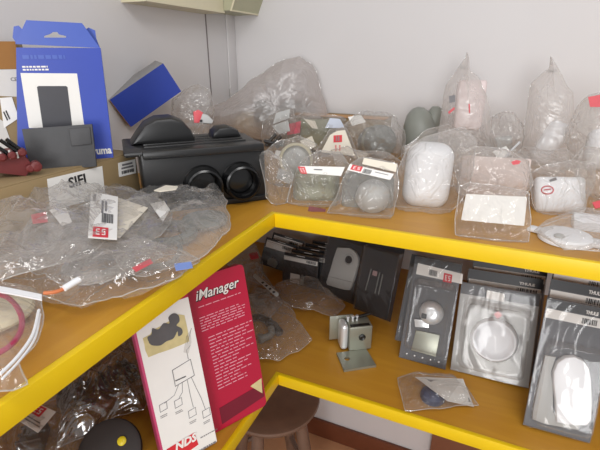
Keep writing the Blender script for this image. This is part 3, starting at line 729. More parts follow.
# ------------------------------------------------------------------ loose things on the lower shelf
pl = Pl(pz(344, 372, LZ), 33, 0); m = pl.M()
t = thing('metal_bracket', 'zinc plated angle bracket with a screw block on the lower shelf', 'bracket', m)
bp = [(l.x, l.y) for l in [m.inverted() @ pz(u, v, LZ) for u, v in ((336.5, 355), (366, 351), (376, 367.5), (344, 372.5))]]
hc = m.inverted() @ pz(347, 361, LZ)
bm = prism(bp, .006, None, 0, hole=[(hc.x + .007 * math.cos(k * .449), hc.y + .007 * math.sin(k * .449)) for k in range(14)]); bm.transform(Matrix.Rotation(R(-90), 4, 'X')); 
zs = [v.co.z for v in bm.verts]; bm.transform(m @ T(0, 0, .001 - min(zs)) if True else m)
ys = 0
put('base_plate', bm, 'metal', t)
o = t.children[0].data
yA = bp[0][1]
def lb(u, v, y): 
    q = hit(u, v, m @ V((0, y, 0)), pl.n); l = m.inverted() @ q; return l.x, l.z
yb = (bp[0][1] + bp[1][1]) / 2 + .0
xa, za = lb(349, 351, yb); xb, zb = lb(373, 326, yb)
put('upright_block', boxc(xa, xb, yb, yb + .045, 0.006, zb, m, .003, 3), 'metal', t)
put('rounded_jaw', boxc(xa - .020, xa - .001, yb + .004, yb + .044, .006, zb + .004, m, .009, 4), 'chrome', t)
x, z = lb(362, 337, yb)
put('screw_head', lathe([(.002, .0), (.0085, .0), (.0085, .003), (.006, .005), (.0035, .003), (.001, .003)], m @ T(x, yb, z), 20, 'y'), 'steeld', t)
put('top_slot', boxc(xa + .003, xb - .006, yb + .004, yb + .014, zb - .001, zb + .0008, m), 'steeld', t)
put('back_plate', boxc(xa - .040, xa + .02, yb + .045, yb + .048, .012, zb + .008, m, .001), 'metal', t)
for u, v in ((348, 318), (353, 315), (357, 317)):
    x, z = lb(u, v, yb + .03); put('screw', lathe([(.003, zb), (.003, zb + .010), (.0045, zb + .011), (.004, zb + .014)], m @ T(x, yb + .030, 0), 12), 'chrome', t)
put('top_rod', tube([m @ V((xa + .02, yb + .03, zb + .008)), m @ V((xb + .006, yb + .04, zb + .010))], .004, 10), 'steeld', t)
# small bag with navy cap and printed label
zc = LZ + .002
c = pz(432, 399, LZ)
cap = put('plastic_plug', lathe([(.003, 0), (.024, 0), (.026, .004), (.024, .014), (.016, .020), (.004, .021)], T(c.x, c.y, LZ + .002), 32), 'navy', origin=(c.x, c.y, LZ)); tag(cap, 'dark navy round plug inside the small bag near the shelf edge', 'plug')
pl = Pl(V((0, 0, LZ + .012)), 0, 90)
bag = pouch('plastic_bag', 'small clear bag with a printed label near the lower shelf edge', 'bag', ((397, 378), (413, 374), (452, 377), (466, 387), (478, 407), (456, 406), (440, 410), (404, 412), (400, 396)), pl, .024, 'filmx', zmin=LZ, seed=3, amp=.006)
L = label(bag, [Pl(V((0, 0, LZ + z)), 0, 90).at(*p) for p, z in (((415, 377), .026), ((463, 379), .028), ((474, 407), .006), ((447, 401), .027))], UP, name='printed_label', m='paper', lines=[(.2, .5, .1, .2), (.55, .9, .15, .25), (.4, .85, .45, .55), (.6, .95, .7, .85)])
# slotted strip
pl = Pl(V((0, 0, LZ + .085)), 0, 90)
a, b = pl.at(254, 275), pl.at(278, 291); b.z -= .015; ex = (b - a); ln = ex.length; ex.normalize(); nn = (CAM - a).normalized(); nn = (nn - ex * nn.dot(ex)).normalized(); ez = ex.cross(-nn)
m = Matrix.Identity(4)
for i in range(3): m[i][0] = ex[i]; m[i][1] = -nn[i]; m[i][2] = ez[i]; m[i][3] = a[i]
t = thing('slotted_strip', 'white plastic strip with dark slots leaning beside the crimson display', 'strip', m)
put('strip_body', prism(rrect(0, ln, -.006, .006, .0058), .003, m, .0008), 'lgrey', t)
for k in range(4):
    put('slot', prism([(ln * (.36 + .15 * k), -.0032), (ln * (.42 + .15 * k), -.0032), (ln * (.45 + .15 * k), .003), (ln * (.39 + .15 * k), .003)], .0006, m @ T(0, -.003, 0)), 'pblack', t)
# bags on the lower shelf behind the display
def lie(z): return Pl(V((0, 0, z)), 0, 90)
pouch('plastic_bag', 'crumpled smoky bag in front of the small black packs', 'bag', ((276, 288), (302, 281), (321, 284), (330, 295), (344, 308), (336, 318), (312, 310), (290, 306), (278, 298)), lie(LZ + .02), .030, 'film', LZ, seed=5, amp=.014)
pouch('plastic_bag', 'crumpled clear bag right of the crimson display edge', 'bag', ((244, 300), (266, 296), (285, 305), (298, 322), (312, 341), (300, 352), (276, 360), (254, 358)), lie(LZ + .02), .035, 'film', LZ, seed=6, amp=.014)
pouch('plastic_bag', 'small clear bag under the upper shelf corner left of the small packs', 'bag', ((226, 264), (240, 252), (257, 246), (263, 262), (262, 286), (248, 280)), lie(LZ + .03), .04, 'film', LZ, seed=7, amp=.01)
o = put('red_tag', flatpoly([lie(LZ + .075).at(*p) for p in ((249, 254), (257, 252), (259, 258), (251, 260))], UP, .0015), 'red', origin=lie(LZ + .075).at(254, 256)); tag(o, 'small red tag on the bag left of the small black packs', 'tag')
pouch('plastic_bag', 'clear bag with grey fittings beside the top of the crimson display', 'bag', ((238, 266), (256, 264), (270, 284), (284, 302), (270, 318), (254, 312), (240, 300)), lie(LZ + .015), .03, 'film', LZ, seed=8, amp=.012)
for i, (u, v, mm) in enumerate(((262, 322, 'steeld'), (276, 330, 'pblack'), (270, 340, 'mgrey'), (256, 306, 'mgrey'), (266, 296, 'lgrey'))):
    c = pz(u, v, LZ); a = rnd.random() * 360
    M = T(c.x, c.y, LZ + .002) @ Matrix.Rotation(R(a), 4, 'Z')
    t = thing('pipe_fitting', ['dark steel elbow fitting', 'black elbow fitting', 'grey elbow fitting', 'mid grey elbow fitting', 'pale elbow fitting'][i] + [' inside the crumpled bag right of the display', ' deepest in the crumpled bag right of the display', ' at the front of the crumpled bag right of the display', ' in the bag beside the display top', ' beside the slotted strip in its bag'][i], 'fitting', M, None)
    put('elbow', tube([(M @ V(p)) for p in smooth_path([(-.025, 0, .010), (-.005, 0, .011), (.008, .006, .014), (.012, .022, .018)], 4)], .009, 12), mm, t)
    put('collar', tube([M @ V((-.03, 0, .010)), M @ V((-.018, 0, .010))], .0115, 12), mm, t)
# lower left: dark bags under the left arm
zc = LZ
c = pz(112, 452, LZ)
M = T(c.x, c.y, LZ)
t = thing('rubber_disc', 'dark round rubber disc with a yellow centre cap before the smoky bag', 'disc', M)
rr = .056
plc = Pl(c + V((0, 0, .03)), 30, 50)
Mp = plc.M(plc.at(112, 452))
put('disc_body', lathe([(rr * .15, .0), (rr * .8, .001), (rr, .008), (rr * .98, .016), (rr * .85, .020), (rr * .2, .021)], Mp, 48, 'y'), 'rubber', t)
cc = plc.off(.021).at(122, 441); put('centre_cap', lathe([(.002, 0), (.0075, 0), (.008, .002), (.006, .004), (.002, .0045)], plc.M(cc), 24, 'y'), 'ycap', t)
pouch('plastic_bag', 'large smoky bag of dark parts under the left shelf arm', 'bag', ((60, 408), (78, 376), (104, 356), (130, 338), (146, 360), (154, 392), (144, 410), (118, 420), (92, 440), (60, 452)), lie(LZ + .04), .06, 'umber', LZ, seed=11, amp=.018, freq=30)
pouch('plastic_bag', 'clear bag under the left shelf arm carrying the red marked label', 'bag', ((-30, 440), (0, 425), (30, 408), (58, 400), (80, 420), (86, 446), (70, 490), (-20, 500)), lie(LZ + .02), .06, 'dusk', LZ, seed=12, amp=.014)
o = thing('price_label', 'white label with a red mark on the bag at the lower left', 'label', lie(LZ + .09).at(37, 418))
label(o, [lie(LZ + .09).at(*p) for p in ((37, 403), (56, 412), (38, 433), (19, 421))], UP, red=(.06, .58, .05, .5), name='paper_sheet', lines=[(.1, .8, .65, .7), (.1, .9, .78, .83)])
for i, (u, v, s, mm, lab) in enumerate(((80, 400, .05, 'brownit', 'dark rubber block under the smoky bag behind the disc'), (118, 385, .055, 'steeld', 'dark grey block under the smoky bag beside the display'), (35, 446, .045, 'brownit', 'dark block under the label bag at the lower left'))):
    c = pz(u, v, LZ); M = T(c.x, c.y, LZ) @ Matrix.Rotation(R(30 + 50 * i), 4, 'Z')
    t = thing('rubber_block', lab, 'block', M)
    put('block_body', box(s * 1.6, s, s * .7, M, .008, 3, .9), mm, t)
    put('block_rib', merge(*[box(s * .12, s * .96, .005, M @ T(s * (k - 1) * .4, 0, s * .7 - .001), .001) for k in range(3)]), mm, t)
# ------------------------------------------------------------------ heap on the left arm
def lieU(z): return Pl(V((0, 0, UZ + z)), 0, 90)
def solo(o, lab, cat, group=None): return tag(o, lab, cat, group)
def qlabel(parent, px, z, **k): return label(parent, [lieU(z).at(*p) for p in px], UP, **k)
# things inside the left heap
def plate(u, v, r, z, m, lab, cat, ring=False, tilt=0, name='plastic_disc'):
    c = lieU(z).at(u, v); M = T(c.x, c.y, UZ + z) @ Matrix.Rotation(R(tilt), 4, 'X')
    prof = [(r * .55, 0), (r * .98, 0), (r, .004), (r * .96, .010), (r * .80, .012), (r * .6, .010), (r * .55, .008)] if ring else [(r * .05, 0), (r * .97, 0), (r, .004), (r * .95, .009), (r * .7, .012), (r * .05, .013)]
    if ring: prof = prof + prof[:1]
    return solo(put(name, lathe(prof, M, 40, cap=not ring), m, origin=(c.x, c.y, UZ + z)), lab, cat)
plate(120, 222, .052, .012, 'cplas', 'cream ring disc under the torn paper label in the left heap', 'disc', True)
plate(40, 240, .06, .004, 'lgrey', 'large pale grey disc deep in the left bag heap', 'disc')
plate(168, 236, .05, .006, 'mgrey', 'grey disc inside the bag beside the vent housing', 'disc', True)
plate(205, 222, .042, .006, 'mgrey', 'small grey disc at the right tip of the left bag heap', 'disc')
plate(100, 268, .05, .004, 'lgrey', 'pale disc in the front bag of the left heap', 'disc', True)
c = lieU(.01).at(150, 255)
pth = smooth_path([lieU(.012 + .004 * math.sin(k)).at(*p) for k, p in enumerate(((118, 262), (135, 246), (160, 240), (180, 246), (172, 262), (148, 268), (128, 276)))], 5)
solo(put('grey_cable', tube(pth, .004, 8), 'mgrey', origin=c), 'coiled grey cable in the bag before the vent housing', 'cable')
pth = smooth_path([lieU(.02).at(*p) for p in ((20, 262), (45, 252), (75, 258), (90, 244))], 5)
solo(put('grey_cable', tube(pth, .0045, 8), 'steeld', origin=pth[0]), 'dark cable running through the large left bag', 'cable')
# bags
b1 = pouch('plastic_bag', 'large dull clear bag before the lettered carton', 'bag', ((-40, 228), (0, 214), (34, 205), (62, 190), (92, 184), (106, 192), (110, 216), (104, 246), (66, 266), (20, 280), (-40, 290)), lieU(.045), .036, 'haze', seed=21, amp=.016, freq=26)
b2 = pouch('plastic_bag', 'clear bag with the torn paper label and cream ring', 'bag', ((84, 192), (108, 187), (150, 203), (174, 214), (162, 236), (134, 252), (104, 256), (82, 242)), lieU(.03), .035, 'film', seed=22, amp=.009)
b3 = pouch('plastic_bag', 'clear bag with a pointed end touching the vent housing', 'bag', ((122, 206), (148, 192), (174, 190), (196, 194), (207, 198), (222, 190), (227, 208), (229, 233), (212, 248), (196, 262), (172, 273), (142, 283), (122, 270), (110, 246)), lieU(.024), .028, 'film', seed=23, amp=.015, freq=26, smoothit=0)
b4 = pouch('plastic_bag', 'flat clear bag along the front of the left shelf arm', 'bag', ((-40, 284), (0, 272), (40, 264), (90, 256), (140, 258), (188, 256), (202, 260), (180, 278), (150, 291), (120, 300), (84, 310), (60, 300), (20, 296), (-40, 300)), lieU(.018), .03, 'film', seed=24, amp=.013)
b7 = pouch('plastic_bag', 'crumpled clear bag draped between the large dull bag and the cream ring', 'bag', ((20, 226), (60, 214), (100, 238), (140, 246), (165, 258), (120, 282), (70, 288), (20, 270)), lieU(.03), .03, 'film', seed=25, amp=.014)
# labels of the heap
L = qlabel(b2, ((91, 192), (118, 197), (117, 240), (88, 238)), .068, red=(.16, .70, .80, .98), bar=(.45, .85, .50, .70), lines=[(.42, .5, .2, .5), (.55, .62, .2, .45), (.1, .2, .05, .25)])
put('backing_paper', flatpoly([lieU(.058).at(*p) for p in ((104, 193), (148, 208), (120, 238), (100, 236))], UP, .0006), 'cpaper', b2)
L = qlabel(b1, ((31, 215), (46, 212), (48, 222), (33, 224)), .068, name='red_label', m='fadedred')
L = qlabel(b1, ((49, 210), (66, 208), (72, 222), (62, 226)), .070, name='white_label')
L = qlabel(b4, ((174, 264), (191, 262), (193, 268), (176, 271)), .035, name='blue_label', m='bluebit')
L = qlabel(b7, ((132, 268), (150, 259), (153, 263), (136, 272)), .045, name='red_label', m='fadedred')
L = qlabel(b3, ((150, 204), (164, 201), (170, 210), (163, 222)), .05, name='white_label')
o = put('paper_scrap', flatpoly([lieU(.08).at(*p) for p in ((154, 191), (166, 186), (178, 187), (176, 190), (160, 192))], UP, .0015), 'cpaper', origin=lieU(.08).at(166, 189)); solo(o, 'cream scrap of paper on the bag against the vent housing', 'scrap')
t = thing('capped_wire', 'orange wire with a white sleeve lying over the front bag', 'wire', lieU(.05).at(62, 289))
put('orange_wire', tube(smooth_path([lieU(.058).at(*p) for p in ((44, 293), (55, 292), (66, 288))], 4), .0022, 8), 'orange', t)
put('white_sleeve', tube([lieU(.060).at(64, 288.5), lieU(.062).at(79, 279.5)], .0036, 10), 'wplas', t)
# grip bag at the lower left
b5 = pouch('grip_bag', 'grip seal bag with a crimson cord at the lower left of the shelf', 'bag', ((-60, 282), (0, 287), (42, 295), (42, 318), (35, 345), (18, 364), (28, 384), (14, 392), (-60, 402)), lieU(.02), .03, 'filmx', seed=26, amp=.006)
zp = [lieU(.055).at(*p) for p in ((-60, 280), (-20, 284), (10, 289), (42, 295.5))]; zq = [lieU(.055).at(*p) for p in ((42, 301), (10, 294.5), (-20, 290), (-60, 287))]
put('grip_seal', flatpoly(zp + zq, UP, .0015), 'wplas', b5)
put('side_seam', tube(smooth_path([lieU(.045).at(*p) for p in ((39, 310), (33, 334), (18, 356), (0, 374))], 5), .0016, 6), 'wplas', b5)
put('side_seam', tube(smooth_path([lieU(.043).at(*p) for p in ((40, 314), (35, 338), (20, 360), (2, 379))], 5), .0012, 6), 'wplas', b5)
solo(put('crimson_cord', tube(smooth_path([lieU(.034).at(*p) for p in ((-24, 292), (-2, 294), (12, 301), (21, 315), (21, 330), (12, 344), (-4, 354), (-24, 360))], 6), .0028, 8), 'coral', origin=lieU(.02).at(10, 330)), 'crimson cord looped inside the grip seal bag', 'cord')
plate(-8, 316, .045, .006, 'cplas', 'cream disc inside the grip seal bag', 'disc')
# ------------------------------------------------------------------ heap on the right arm, back to front
def st(base, lean=15, az=None, z=UZ):
    p = pz(*base, z)
    if az is None:
        az = math.degrees(YAW) - math.degrees(math.atan2((base[0] - 300) / FPX, 1.05)) * .7
    return Pl(p, az, lean)
def block(name, lab, cat, pl, a, b, depth, m, bev=.006, seg=3, off=0.0, rot=0, taper=None, put_parent=None):
    """rounded block whose front spans the pixels a (top left) to b (bottom right) on the plane"""
    p = pl.off(off); c = p.at((a[0] + b[0]) / 2, (a[1] + b[1]) / 2); sc_ = (c - CAM).dot(FW * math.cos(PIT) - UP * math.sin(PIT)) / FPX
    w = (b[0] - a[0]) * sc_; h = (b[1] - a[1]) * sc_ * 1.05
    M = p.M(c) @ Ry(rot) @ T(0, depth / 2, -h / 2)
    o = put(name, box(w, depth, h, M, bev, seg, taper), m, parent=put_parent, origin=p.M(c) @ Ry(rot) if put_parent is None else None)
    if put_parent is None: solo(o, lab, cat)
    return o, M, w, h
# flat carton by the wall
p = pY(300, 112, WY - .03); p2 = pY(391, 111, WY - .03)
t = thing('cardboard_box', 'flat cardboard carton by the wall behind the corner bags', 'box', ((p.x + p2.x) / 2, WY - .06, UZ))
put('carton_body', boxc(p.x, p2.x, WY - .10, WY - .01, UZ, p.z, None, .002), 'card', t)
put('carton_flap', boxc(p.x, p2.x, WY - .105, WY - .05, p.z, p.z + .0015), 'cardo', t)
# corner: flat clear box with a red sticker, and the big grey bag
pl = st((218, 140), 8)
b = pouch('plastic_bag', 'flat clear bag with a pink red sticker in the room corner', 'bag', ((191, 88), (215, 82), (241, 78), (246, 96), (244, 125), (215, 130), (192, 128)), pl, .02, 'film', seed=31, amp=.004)
label(b, quad(pl, .022, ((211, 86), (224, 84), (225.5, 92), (212, 95))), pl.n, name='red_sticker', m='palered2')
label(b, quad(pl, .021, ((205, 97), (224, 98), (224, 106), (206, 108))), pl.n, name='white_label', m='paper')
pl = Pl(mh @ V((HW * .62, .09, HH + .006)), 40, 10)
t = thing('cable_connector', 'small red and white connector on the black housing', 'connector', pl.M(pl.at(203, 124)))
put('red_body', prism([((pl.M().inverted() @ pl.at(*q)).x, (pl.M().inverted() @ pl.at(*q)).z) for q in ((194, 123), (193, 112), (198, 110), (203, 113), (199, 123))], .012, pl.M(), .001), 'fadedred', t)
put('white_plug', prism([((pl.M().inverted() @ pl.at(*q)).x, (pl.M().inverted() @ pl.at(*q)).z) for q in ((199, 123), (202, 114), (207, 115), (213, 121), (211, 124))], .015, pl.M(), .002), 'lgrey', t)
q = pl.off(.013).at(201, 121); put('plug_pin', tube([q, q + pl.n * .006], .003, 8), 'ink', t)
pl = st((266, 152), 10)
block('pump_body', 'pale grey pump body inside the large grey corner bag', 'pump', pl, (254, 100), (308, 130), .06, 'mgrey', .02, 4, off=-.03)
pouch('plastic_bag', 'very large grey translucent bag puffed up in the room corner', 'bag', ((204, 122), (211, 107), (228, 98), (250, 81), (270, 68), (286, 58), (299, 55), (312, 62), (320, 80), (324, 102), (330, 124), (310, 138), (262, 140), (226, 132)), pl, .085, 'milk2', seed=32, amp=.012, freq=16)
pl = st((252, 150), 40)
c = pl.at(249, 124); M = pl.M(c)
t = thing('cream_lens', 'cream oval lens cover lying beside the black housing', 'lens cover', M)
put('lens_dome', lathe([(.045, 0), (.046, .006), (.040, .016), (.024, .024), (.004, .027)], M, 40, 'y'), 'cplas', t)
put('lens_rim', lathe([(.044, -.004), (.051, -.004), (.051, .002), (.046, .004)], M, 40, 'y'), 'olive', t)
# bag with pads and black fitting
pl = st((278, 162), 15)
b = pouch('plastic_bag', 'clear bag with white pads and a dark fitting right of the housing', 'bag', ((262, 122), (280, 108), (293, 109), (298, 125), (293, 142), (280, 152), (263, 154)), pl, .03, 'film', seed=33, amp=.008)
label(b, quad(pl, .031, ((276, 113), (290, 109), (289, 118), (273, 124))), pl.n, name='white_pad', m='lgrey')
label(b, quad(pl, .031, ((272, 126), (288, 120), (290, 131), (279, 134))), pl.n, name='white_pad', m='lgrey')
t = thing('hose_fitting', 'dark ribbed hose fitting in the bag right of the housing', 'fitting', pl.M(pl.at(273, 143)))
for a, bq in (((266, 146), (276, 134)), ((270, 147), (281, 136)), ((276, 147), (284, 141))):
    put('ribbed_pipe', tube([pl.off(.02).at(*a), pl.off(.024).at(*bq)], .0055, 10), 'steeld', t)
put('pipe_clip', tube([pl.off(.03).at(264, 141), pl.off(.03).at(284, 146)], .004, 8), 'pblack', t)
# red label bag
pl = st((318, 160), 15)
b = pouch('plastic_bag', 'clear bag with a dark red panel behind the round lens', 'bag', ((286, 120), (304, 112), (330, 114), (346, 119), (346, 142), (322, 150), (300, 146), (287, 138)), pl, .04, 'film', seed=34, amp=.009)
label(b, quad(pl, .03, ((289, 124), (301, 121), (300, 133), (287, 135))), pl.n, name='red_panel', m='palered2')
label(b, quad(pl, .038, ((304, 119), (315, 121), (318, 129), (312, 128))), pl.n, name='paper_scrap', m='cpaper')
label(b, quad(pl, .040, ((330, 118), (340, 119), (345, 128), (325, 128))), pl.n, name='blue_paper', m='bluepaper')
block('grey_carton', 'grey green carton inside the bag with the dark red panel', 'carton', pl, (300, 120), (334, 148), .04, 'olive', .004, 2)
# drum bag
pl = st((376, 172), 15)
c = pl.at(378, 142); M = pl.M(c)
t = thing('motor_drum', 'grey metal drum inside the puffed bag beside the bell', 'drum', M @ T(0, 0, -.05))
put('drum_body', lathe([(.004, -.04), (.040, -.04), (.043, -.034), (.043, .02), (.038, .03), (.018, .034), (.004, .034)], M @ Matrix.Rotation(R(25), 4, 'Z'), 36, 'y'), 'mgrey', t)
put('drum_band', lathe([(.0432, -.01), (.045, -.008), (.045, .0), (.0432, .002)], M @ Matrix.Rotation(R(25), 4, 'Z'), 36, 'y', cap=False), 'metal', t)
pouch('plastic_bag', 'puffed clear bag around the grey drum', 'bag', ((345, 126), (354, 116), (368, 112), (384, 113), (397, 119), (405, 132), (404, 154), (390, 166), (365, 168), (348, 156)), pl, .06, 'haze', seed=35, amp=.012)
# grey bell
pl = st((418, 168), 10)
c = pl.at(419, 128); sc_ = .0024
M = pl.M(c) @ Ry(-8)
t = thing('plastic_bell', 'dark grey green bell shaped cover behind the white block bag', 'cover', M @ T(0, 0, -.05))
put('bell_body', lathe([(.050, -.055), (.050, -.050), (.046, -.02), (.040, .012), (.030, .038), (.016, .052), (.003, .056)], M, 36), 'bell', t)
put('bell_rim', lathe([(.050, -.060), (.053, -.058), (.053, -.050), (.050, -.048)], M, 36), 'bell', t)
c2 = pl.off(-.02).at(434, 118); M2 = pl.M(c2) @ Ry(14)
put('side_lobe', lathe([(.024, -.045), (.026, -.02), (.024, .008), (.014, .028), (.003, .032)], M2, 28), 'bell', t)
t = thing('metal_tube', 'short shiny metal tube lying before the grey bell', 'tube', pl.off(.05).M(pl.off(.05).at(414, 144)))
a, bq = pl.off(.05).at(405, 150), pl.off(.055).at(421, 137)
put('tube_body', tube([a, bq], .0065, 14), 'chrome', t); put('tube_collar', tube([a.lerp(bq, .75), bq.lerp(a, -.03)], .008, 14), 'metal', t)
# tall tied bags
pl = st((466, 176), 8)
block('white_carton', 'pinkish white block inside the first tall tied bag', 'carton', pl, (457, 82), (484, 128), .05, 'pinkw', .008, 3)
b = pouch('tied_bag', 'tall clear bag with a twisted neck and dark square mark, left of two tall ones', 'bag', ((466, 53), (468, 58), (463, 66), (466, 69), (479, 79), (487, 97), (491, 120), (497, 146), (494, 168), (470, 172), (444, 170), (437, 150), (440, 120), (443, 98), (446, 85), (455, 73), (459, 66), (464, 58)), pl, .055, 'milk', seed=41, amp=.005, smoothit=0, peak=(466, 115), freq=18)
label(b, quad(pl, .058, ((449, 96), (455, 95), (455.5, 102), (449.5, 103))), pl.n, name='dark_mark', m='greyink')
put('red_stroke', flatpoly(quad(pl, .060, ((448, 112), (454, 107), (455, 109), (449, 114))), pl.n, .0005), 'fadedred', b)
put('red_stroke', flatpoly(quad(pl, .060, ((468.5, 104), (470, 104), (470, 113), (469, 113))), pl.n, .0005), 'fadedred', b)
put('neck_tie', tube(smooth_path([pl.off(.006).at(*q) for q in ((460, 67), (463, 68), (467, 68), (469, 67))], 3), .003, 8), 'lgrey', b)
pl = st((548, 186), 8)
block('white_roll', 'white rounded roll inside the second tall tied bag', 'roll', pl, (541, 122), (562, 166), .05, 'wplas', .018, 4, rot=22)
b = pouch('tied_bag', 'tall clear bag with a twisted neck and a white roll, right of two tall ones', 'bag', ((550, 58), (554, 64), (557, 69), (562, 76), (567, 85), (573, 92), (573, 118), (576, 140), (572, 168), (548, 176), (524, 170), (522, 145), (525, 122), (528, 100), (532, 83), (540, 76), (548, 70), (551, 65)), pl, .055, 'milk', seed=42, amp=.005, smoothit=0, peak=(550, 115), freq=18)
put('neck_tie', tube(smooth_path([pl.off(.006).at(*q) for q in ((548, 71), (552, 71), (556, 70))], 3), .003, 8), 'lgrey', b)
pl = st((507, 180), 15)
pouch('plastic_bag', 'clear crumpled bag slumped between the two tall tied bags', 'bag', ((478, 130), (490, 120), (503, 112), (514, 113), (524, 128), (531, 150), (526, 172), (502, 178), (482, 172)), pl, .045, 'haze', seed=43, amp=.012)
block('white_carton', 'white crumpled carton between the tall tied bags', 'carton', pl, (486, 138), (512, 166), .04, 'lgrey', .006, 2, rot=-12)
# right edge
pl = st((600, 200), 12)
b = pouch('plastic_bag', 'clear bag with a red mark at the right end of the heap', 'bag', ((564, 135), (574, 108), (590, 96), (612, 90), (640, 95), (650, 140), (640, 200), (604, 206), (586, 194), (570, 168)), pl, .06, 'haze', seed=44, amp=.012)
label(b, quad(pl, .05, ((588, 97), (604, 94), (606, 107), (590, 107))), pl.n, name='red_label', m='fadedred')
block('white_fitting', 'white rounded fitting in the bag at the right end of the heap', 'fitting', pl, (590, 130), (622, 170), .05, 'wplas', .018, 4)
# round cream lens
pl = st((296, 184), 12)
c = pl.at(296, 160); M = pl.M(c)
t = thing('lamp_lens', 'round cream edged lamp lens standing in the corner heap', 'lens', M @ T(0, 0, -.04))
rr = .041
put('lens_rim', lathe([(rr * .82, 0), (rr * .84, .014), (rr * .95, .016), (rr, .010), (rr, -.012), (rr * .9, -.014), (rr * .82, 0)], M, 44, 'y', cap=False), 'cplas', t)
put('lens_face', lathe([(.002, .006), (rr * .5, .005), (rr * .84, .0)], M, 44, 'y'), 'lgrey', t)
pouch('plastic_bag', 'clear bag around the round cream edged lens', 'bag', ((264, 152), (278, 141), (298, 135), (316, 146), (320, 166), (314, 184), (296, 192), (274, 190), (262, 174)), pl, .035, 'film', seed=45, amp=.010)
t2 = label(bpy.data.objects[COL.objects[-1].name], quad(pl, .037, ((279, 168), (296, 175), (289, 184), (276, 178))), pl.n, name='white_pad', m='lgrey')
# triangle label bag
pl = st((338, 178), 18)
b = pouch('plastic_bag', 'clear bag with a triangular paper label and red square', 'bag', ((312, 160), (320, 145), (330, 130), (345, 127), (356, 150), (362, 172), (340, 178), (318, 176)), pl, .035, 'film', seed=46, amp=.007)
L = put('paper_label', flatpoly([pl.off(.04).at(*q) for q in ((321, 152), (330, 135), (337, 131), (345, 130), (355, 156))], pl.n, .0008), 'cpaper', b)
q4 = quad(pl, .0415, ((333.5, 135.5), (342, 135), (342, 142), (333.5, 142.5)))
label(L, q4, pl.n, name='red_square', m='red', lines=[(.3, .42, .15, .85), (.55, .68, .15, .85)])
put('printed_lines', merge(*[flatpoly(quad(pl, .0415, ((a, 145), (a + 1.6, 145), (a + 1.6, 151), (a, 151))), pl.n, .0004) for a in (335, 339)]), 'palered', L)
# olive box bag
pl = st((318, 203), 22)
block('olive_case', 'olive grey case inside the bag with the curved white label', 'case', pl, (293, 168), (340, 203), .06, 'olive', .018, 4, off=-.01)
b = pouch('plastic_bag', 'clear bag with a curved white label over an olive case', 'bag', ((304, 160), (322, 151), (342, 153), (350, 165), (347, 184), (338, 204), (322, 215), (300, 213), (284, 205), (291, 186), (298, 172)), pl, .04, 'film', seed=47, amp=.009)
L = label(b, quad(pl, .046, ((300, 166), (345, 167), (341, 176), (303, 173))), pl.n, name='curved_label', red=(-.06, .10, .1, 1.1), lines=[(.3, .5, .35, .5)])
label(b, quad(pl, .05, ((309, 206), (326, 209), (325, 214), (308, 211))), pl.n, name='red_label', m='maroon')
# barcode label bag
pl = st((365, 214), 24)
c = pl.at(373, 194); M = pl.M(c) @ Matrix.Rotation(R(-20), 4, 'X')
t = thing('metal_bowl', 'dull grey round fitting inside the bag with the barcode label', 'fitting', M @ T(0, 0, -.03))
put('bowl_body', lathe([(.006, .024), (.016, .022), (.026, .014), (.032, .0), (.034, -.016), (.004, -.018)], M, 36, 'y'), 'lgrey', t)
block('grey_case', 'pale grey case behind the round fitting in the barcode label bag', 'case', pl, (342, 172), (394, 216), .05, 'mgrey', .014, 4, off=-.035)
b = pouch('plastic_bag', 'clear bag with a barcode label and cardboard header near the shelf edge', 'bag', ((350, 166), (362, 159), (398, 165), (400, 182), (393, 206), (391, 226), (370, 225), (344, 219), (326, 214), (338, 196)), pl, .042, 'film', seed=48, amp=.010)
L = label(b, quad(pl, .046, ((350, 164), (394, 174), (390, 180), (347, 170))), pl.n, name='paper_label', red=(.06, .30, .02, .8), bar=(.34, .52, .2, .9), lines=[(.6, .9, .3, .4)])
put('card_header', flatpoly(quad(pl, .036, ((364, 158), (397, 164), (396, 172), (362, 164))), pl.n, .001), 'cpaper', b)
# white block bag
pl = st((428, 208), 14)
o, M, w, h = block('white_cover', 'large white rounded cover inside the biggest bag near the shelf edge', 'cover', pl, (406, 143), (453, 208), .07, 'wplas', .032, 6, off=.012, rot=3)
b = pouch('plastic_bag', 'big clear bag holding the large white rounded cover', 'bag', ((400, 165), (408, 148), (424, 138), (444, 133), (462, 128), (474, 144), (472, 172), (464, 200), (448, 215), (424, 221), (402, 216), (390, 203), (393, 182)), pl, .06, 'film', seed=49, amp=.009)
# pink box bag
pl = st((492, 208), 14)
o, M, w, h = block('pink_carton', 'pinkish carton behind the bag with the white card', 'carton', pl, (462, 158), (526, 196), .05, 'pinkc', .004, 2)
b = pouch('plastic_bag', 'clear bag with a pinkish carton above the white card bag', 'bag', ((456, 154), (476, 146), (512, 150), (530, 160), (532, 184), (520, 202), (480, 202), (458, 196)), pl, .04, 'haze', seed=50, amp=.010)
put('red_mark', flatpoly(quad(pl, .052, ((511, 162), (516, 160), (521, 161), (519, 164), (513, 165))), pl.n, .0006), 'fadedred', b)
# white card bag
pl = st((494, 238), 26)
b = pouch('plastic_bag', 'flat clear bag with a plain white card on the shelf edge', 'bag', ((459, 187), (470, 182), (500, 186), (529, 192), (532, 216), (528, 246), (498, 249), (470, 243), (454, 240)), pl, .022, 'filmx', seed=51, amp=.006)
put('white_card', flatpoly(quad(pl, .004, ((466, 194), (527, 197), (524, 226), (461, 220))), pl.n, .0014), 'white', b)
c = pl.at(497, 226); M = pl.M(c)
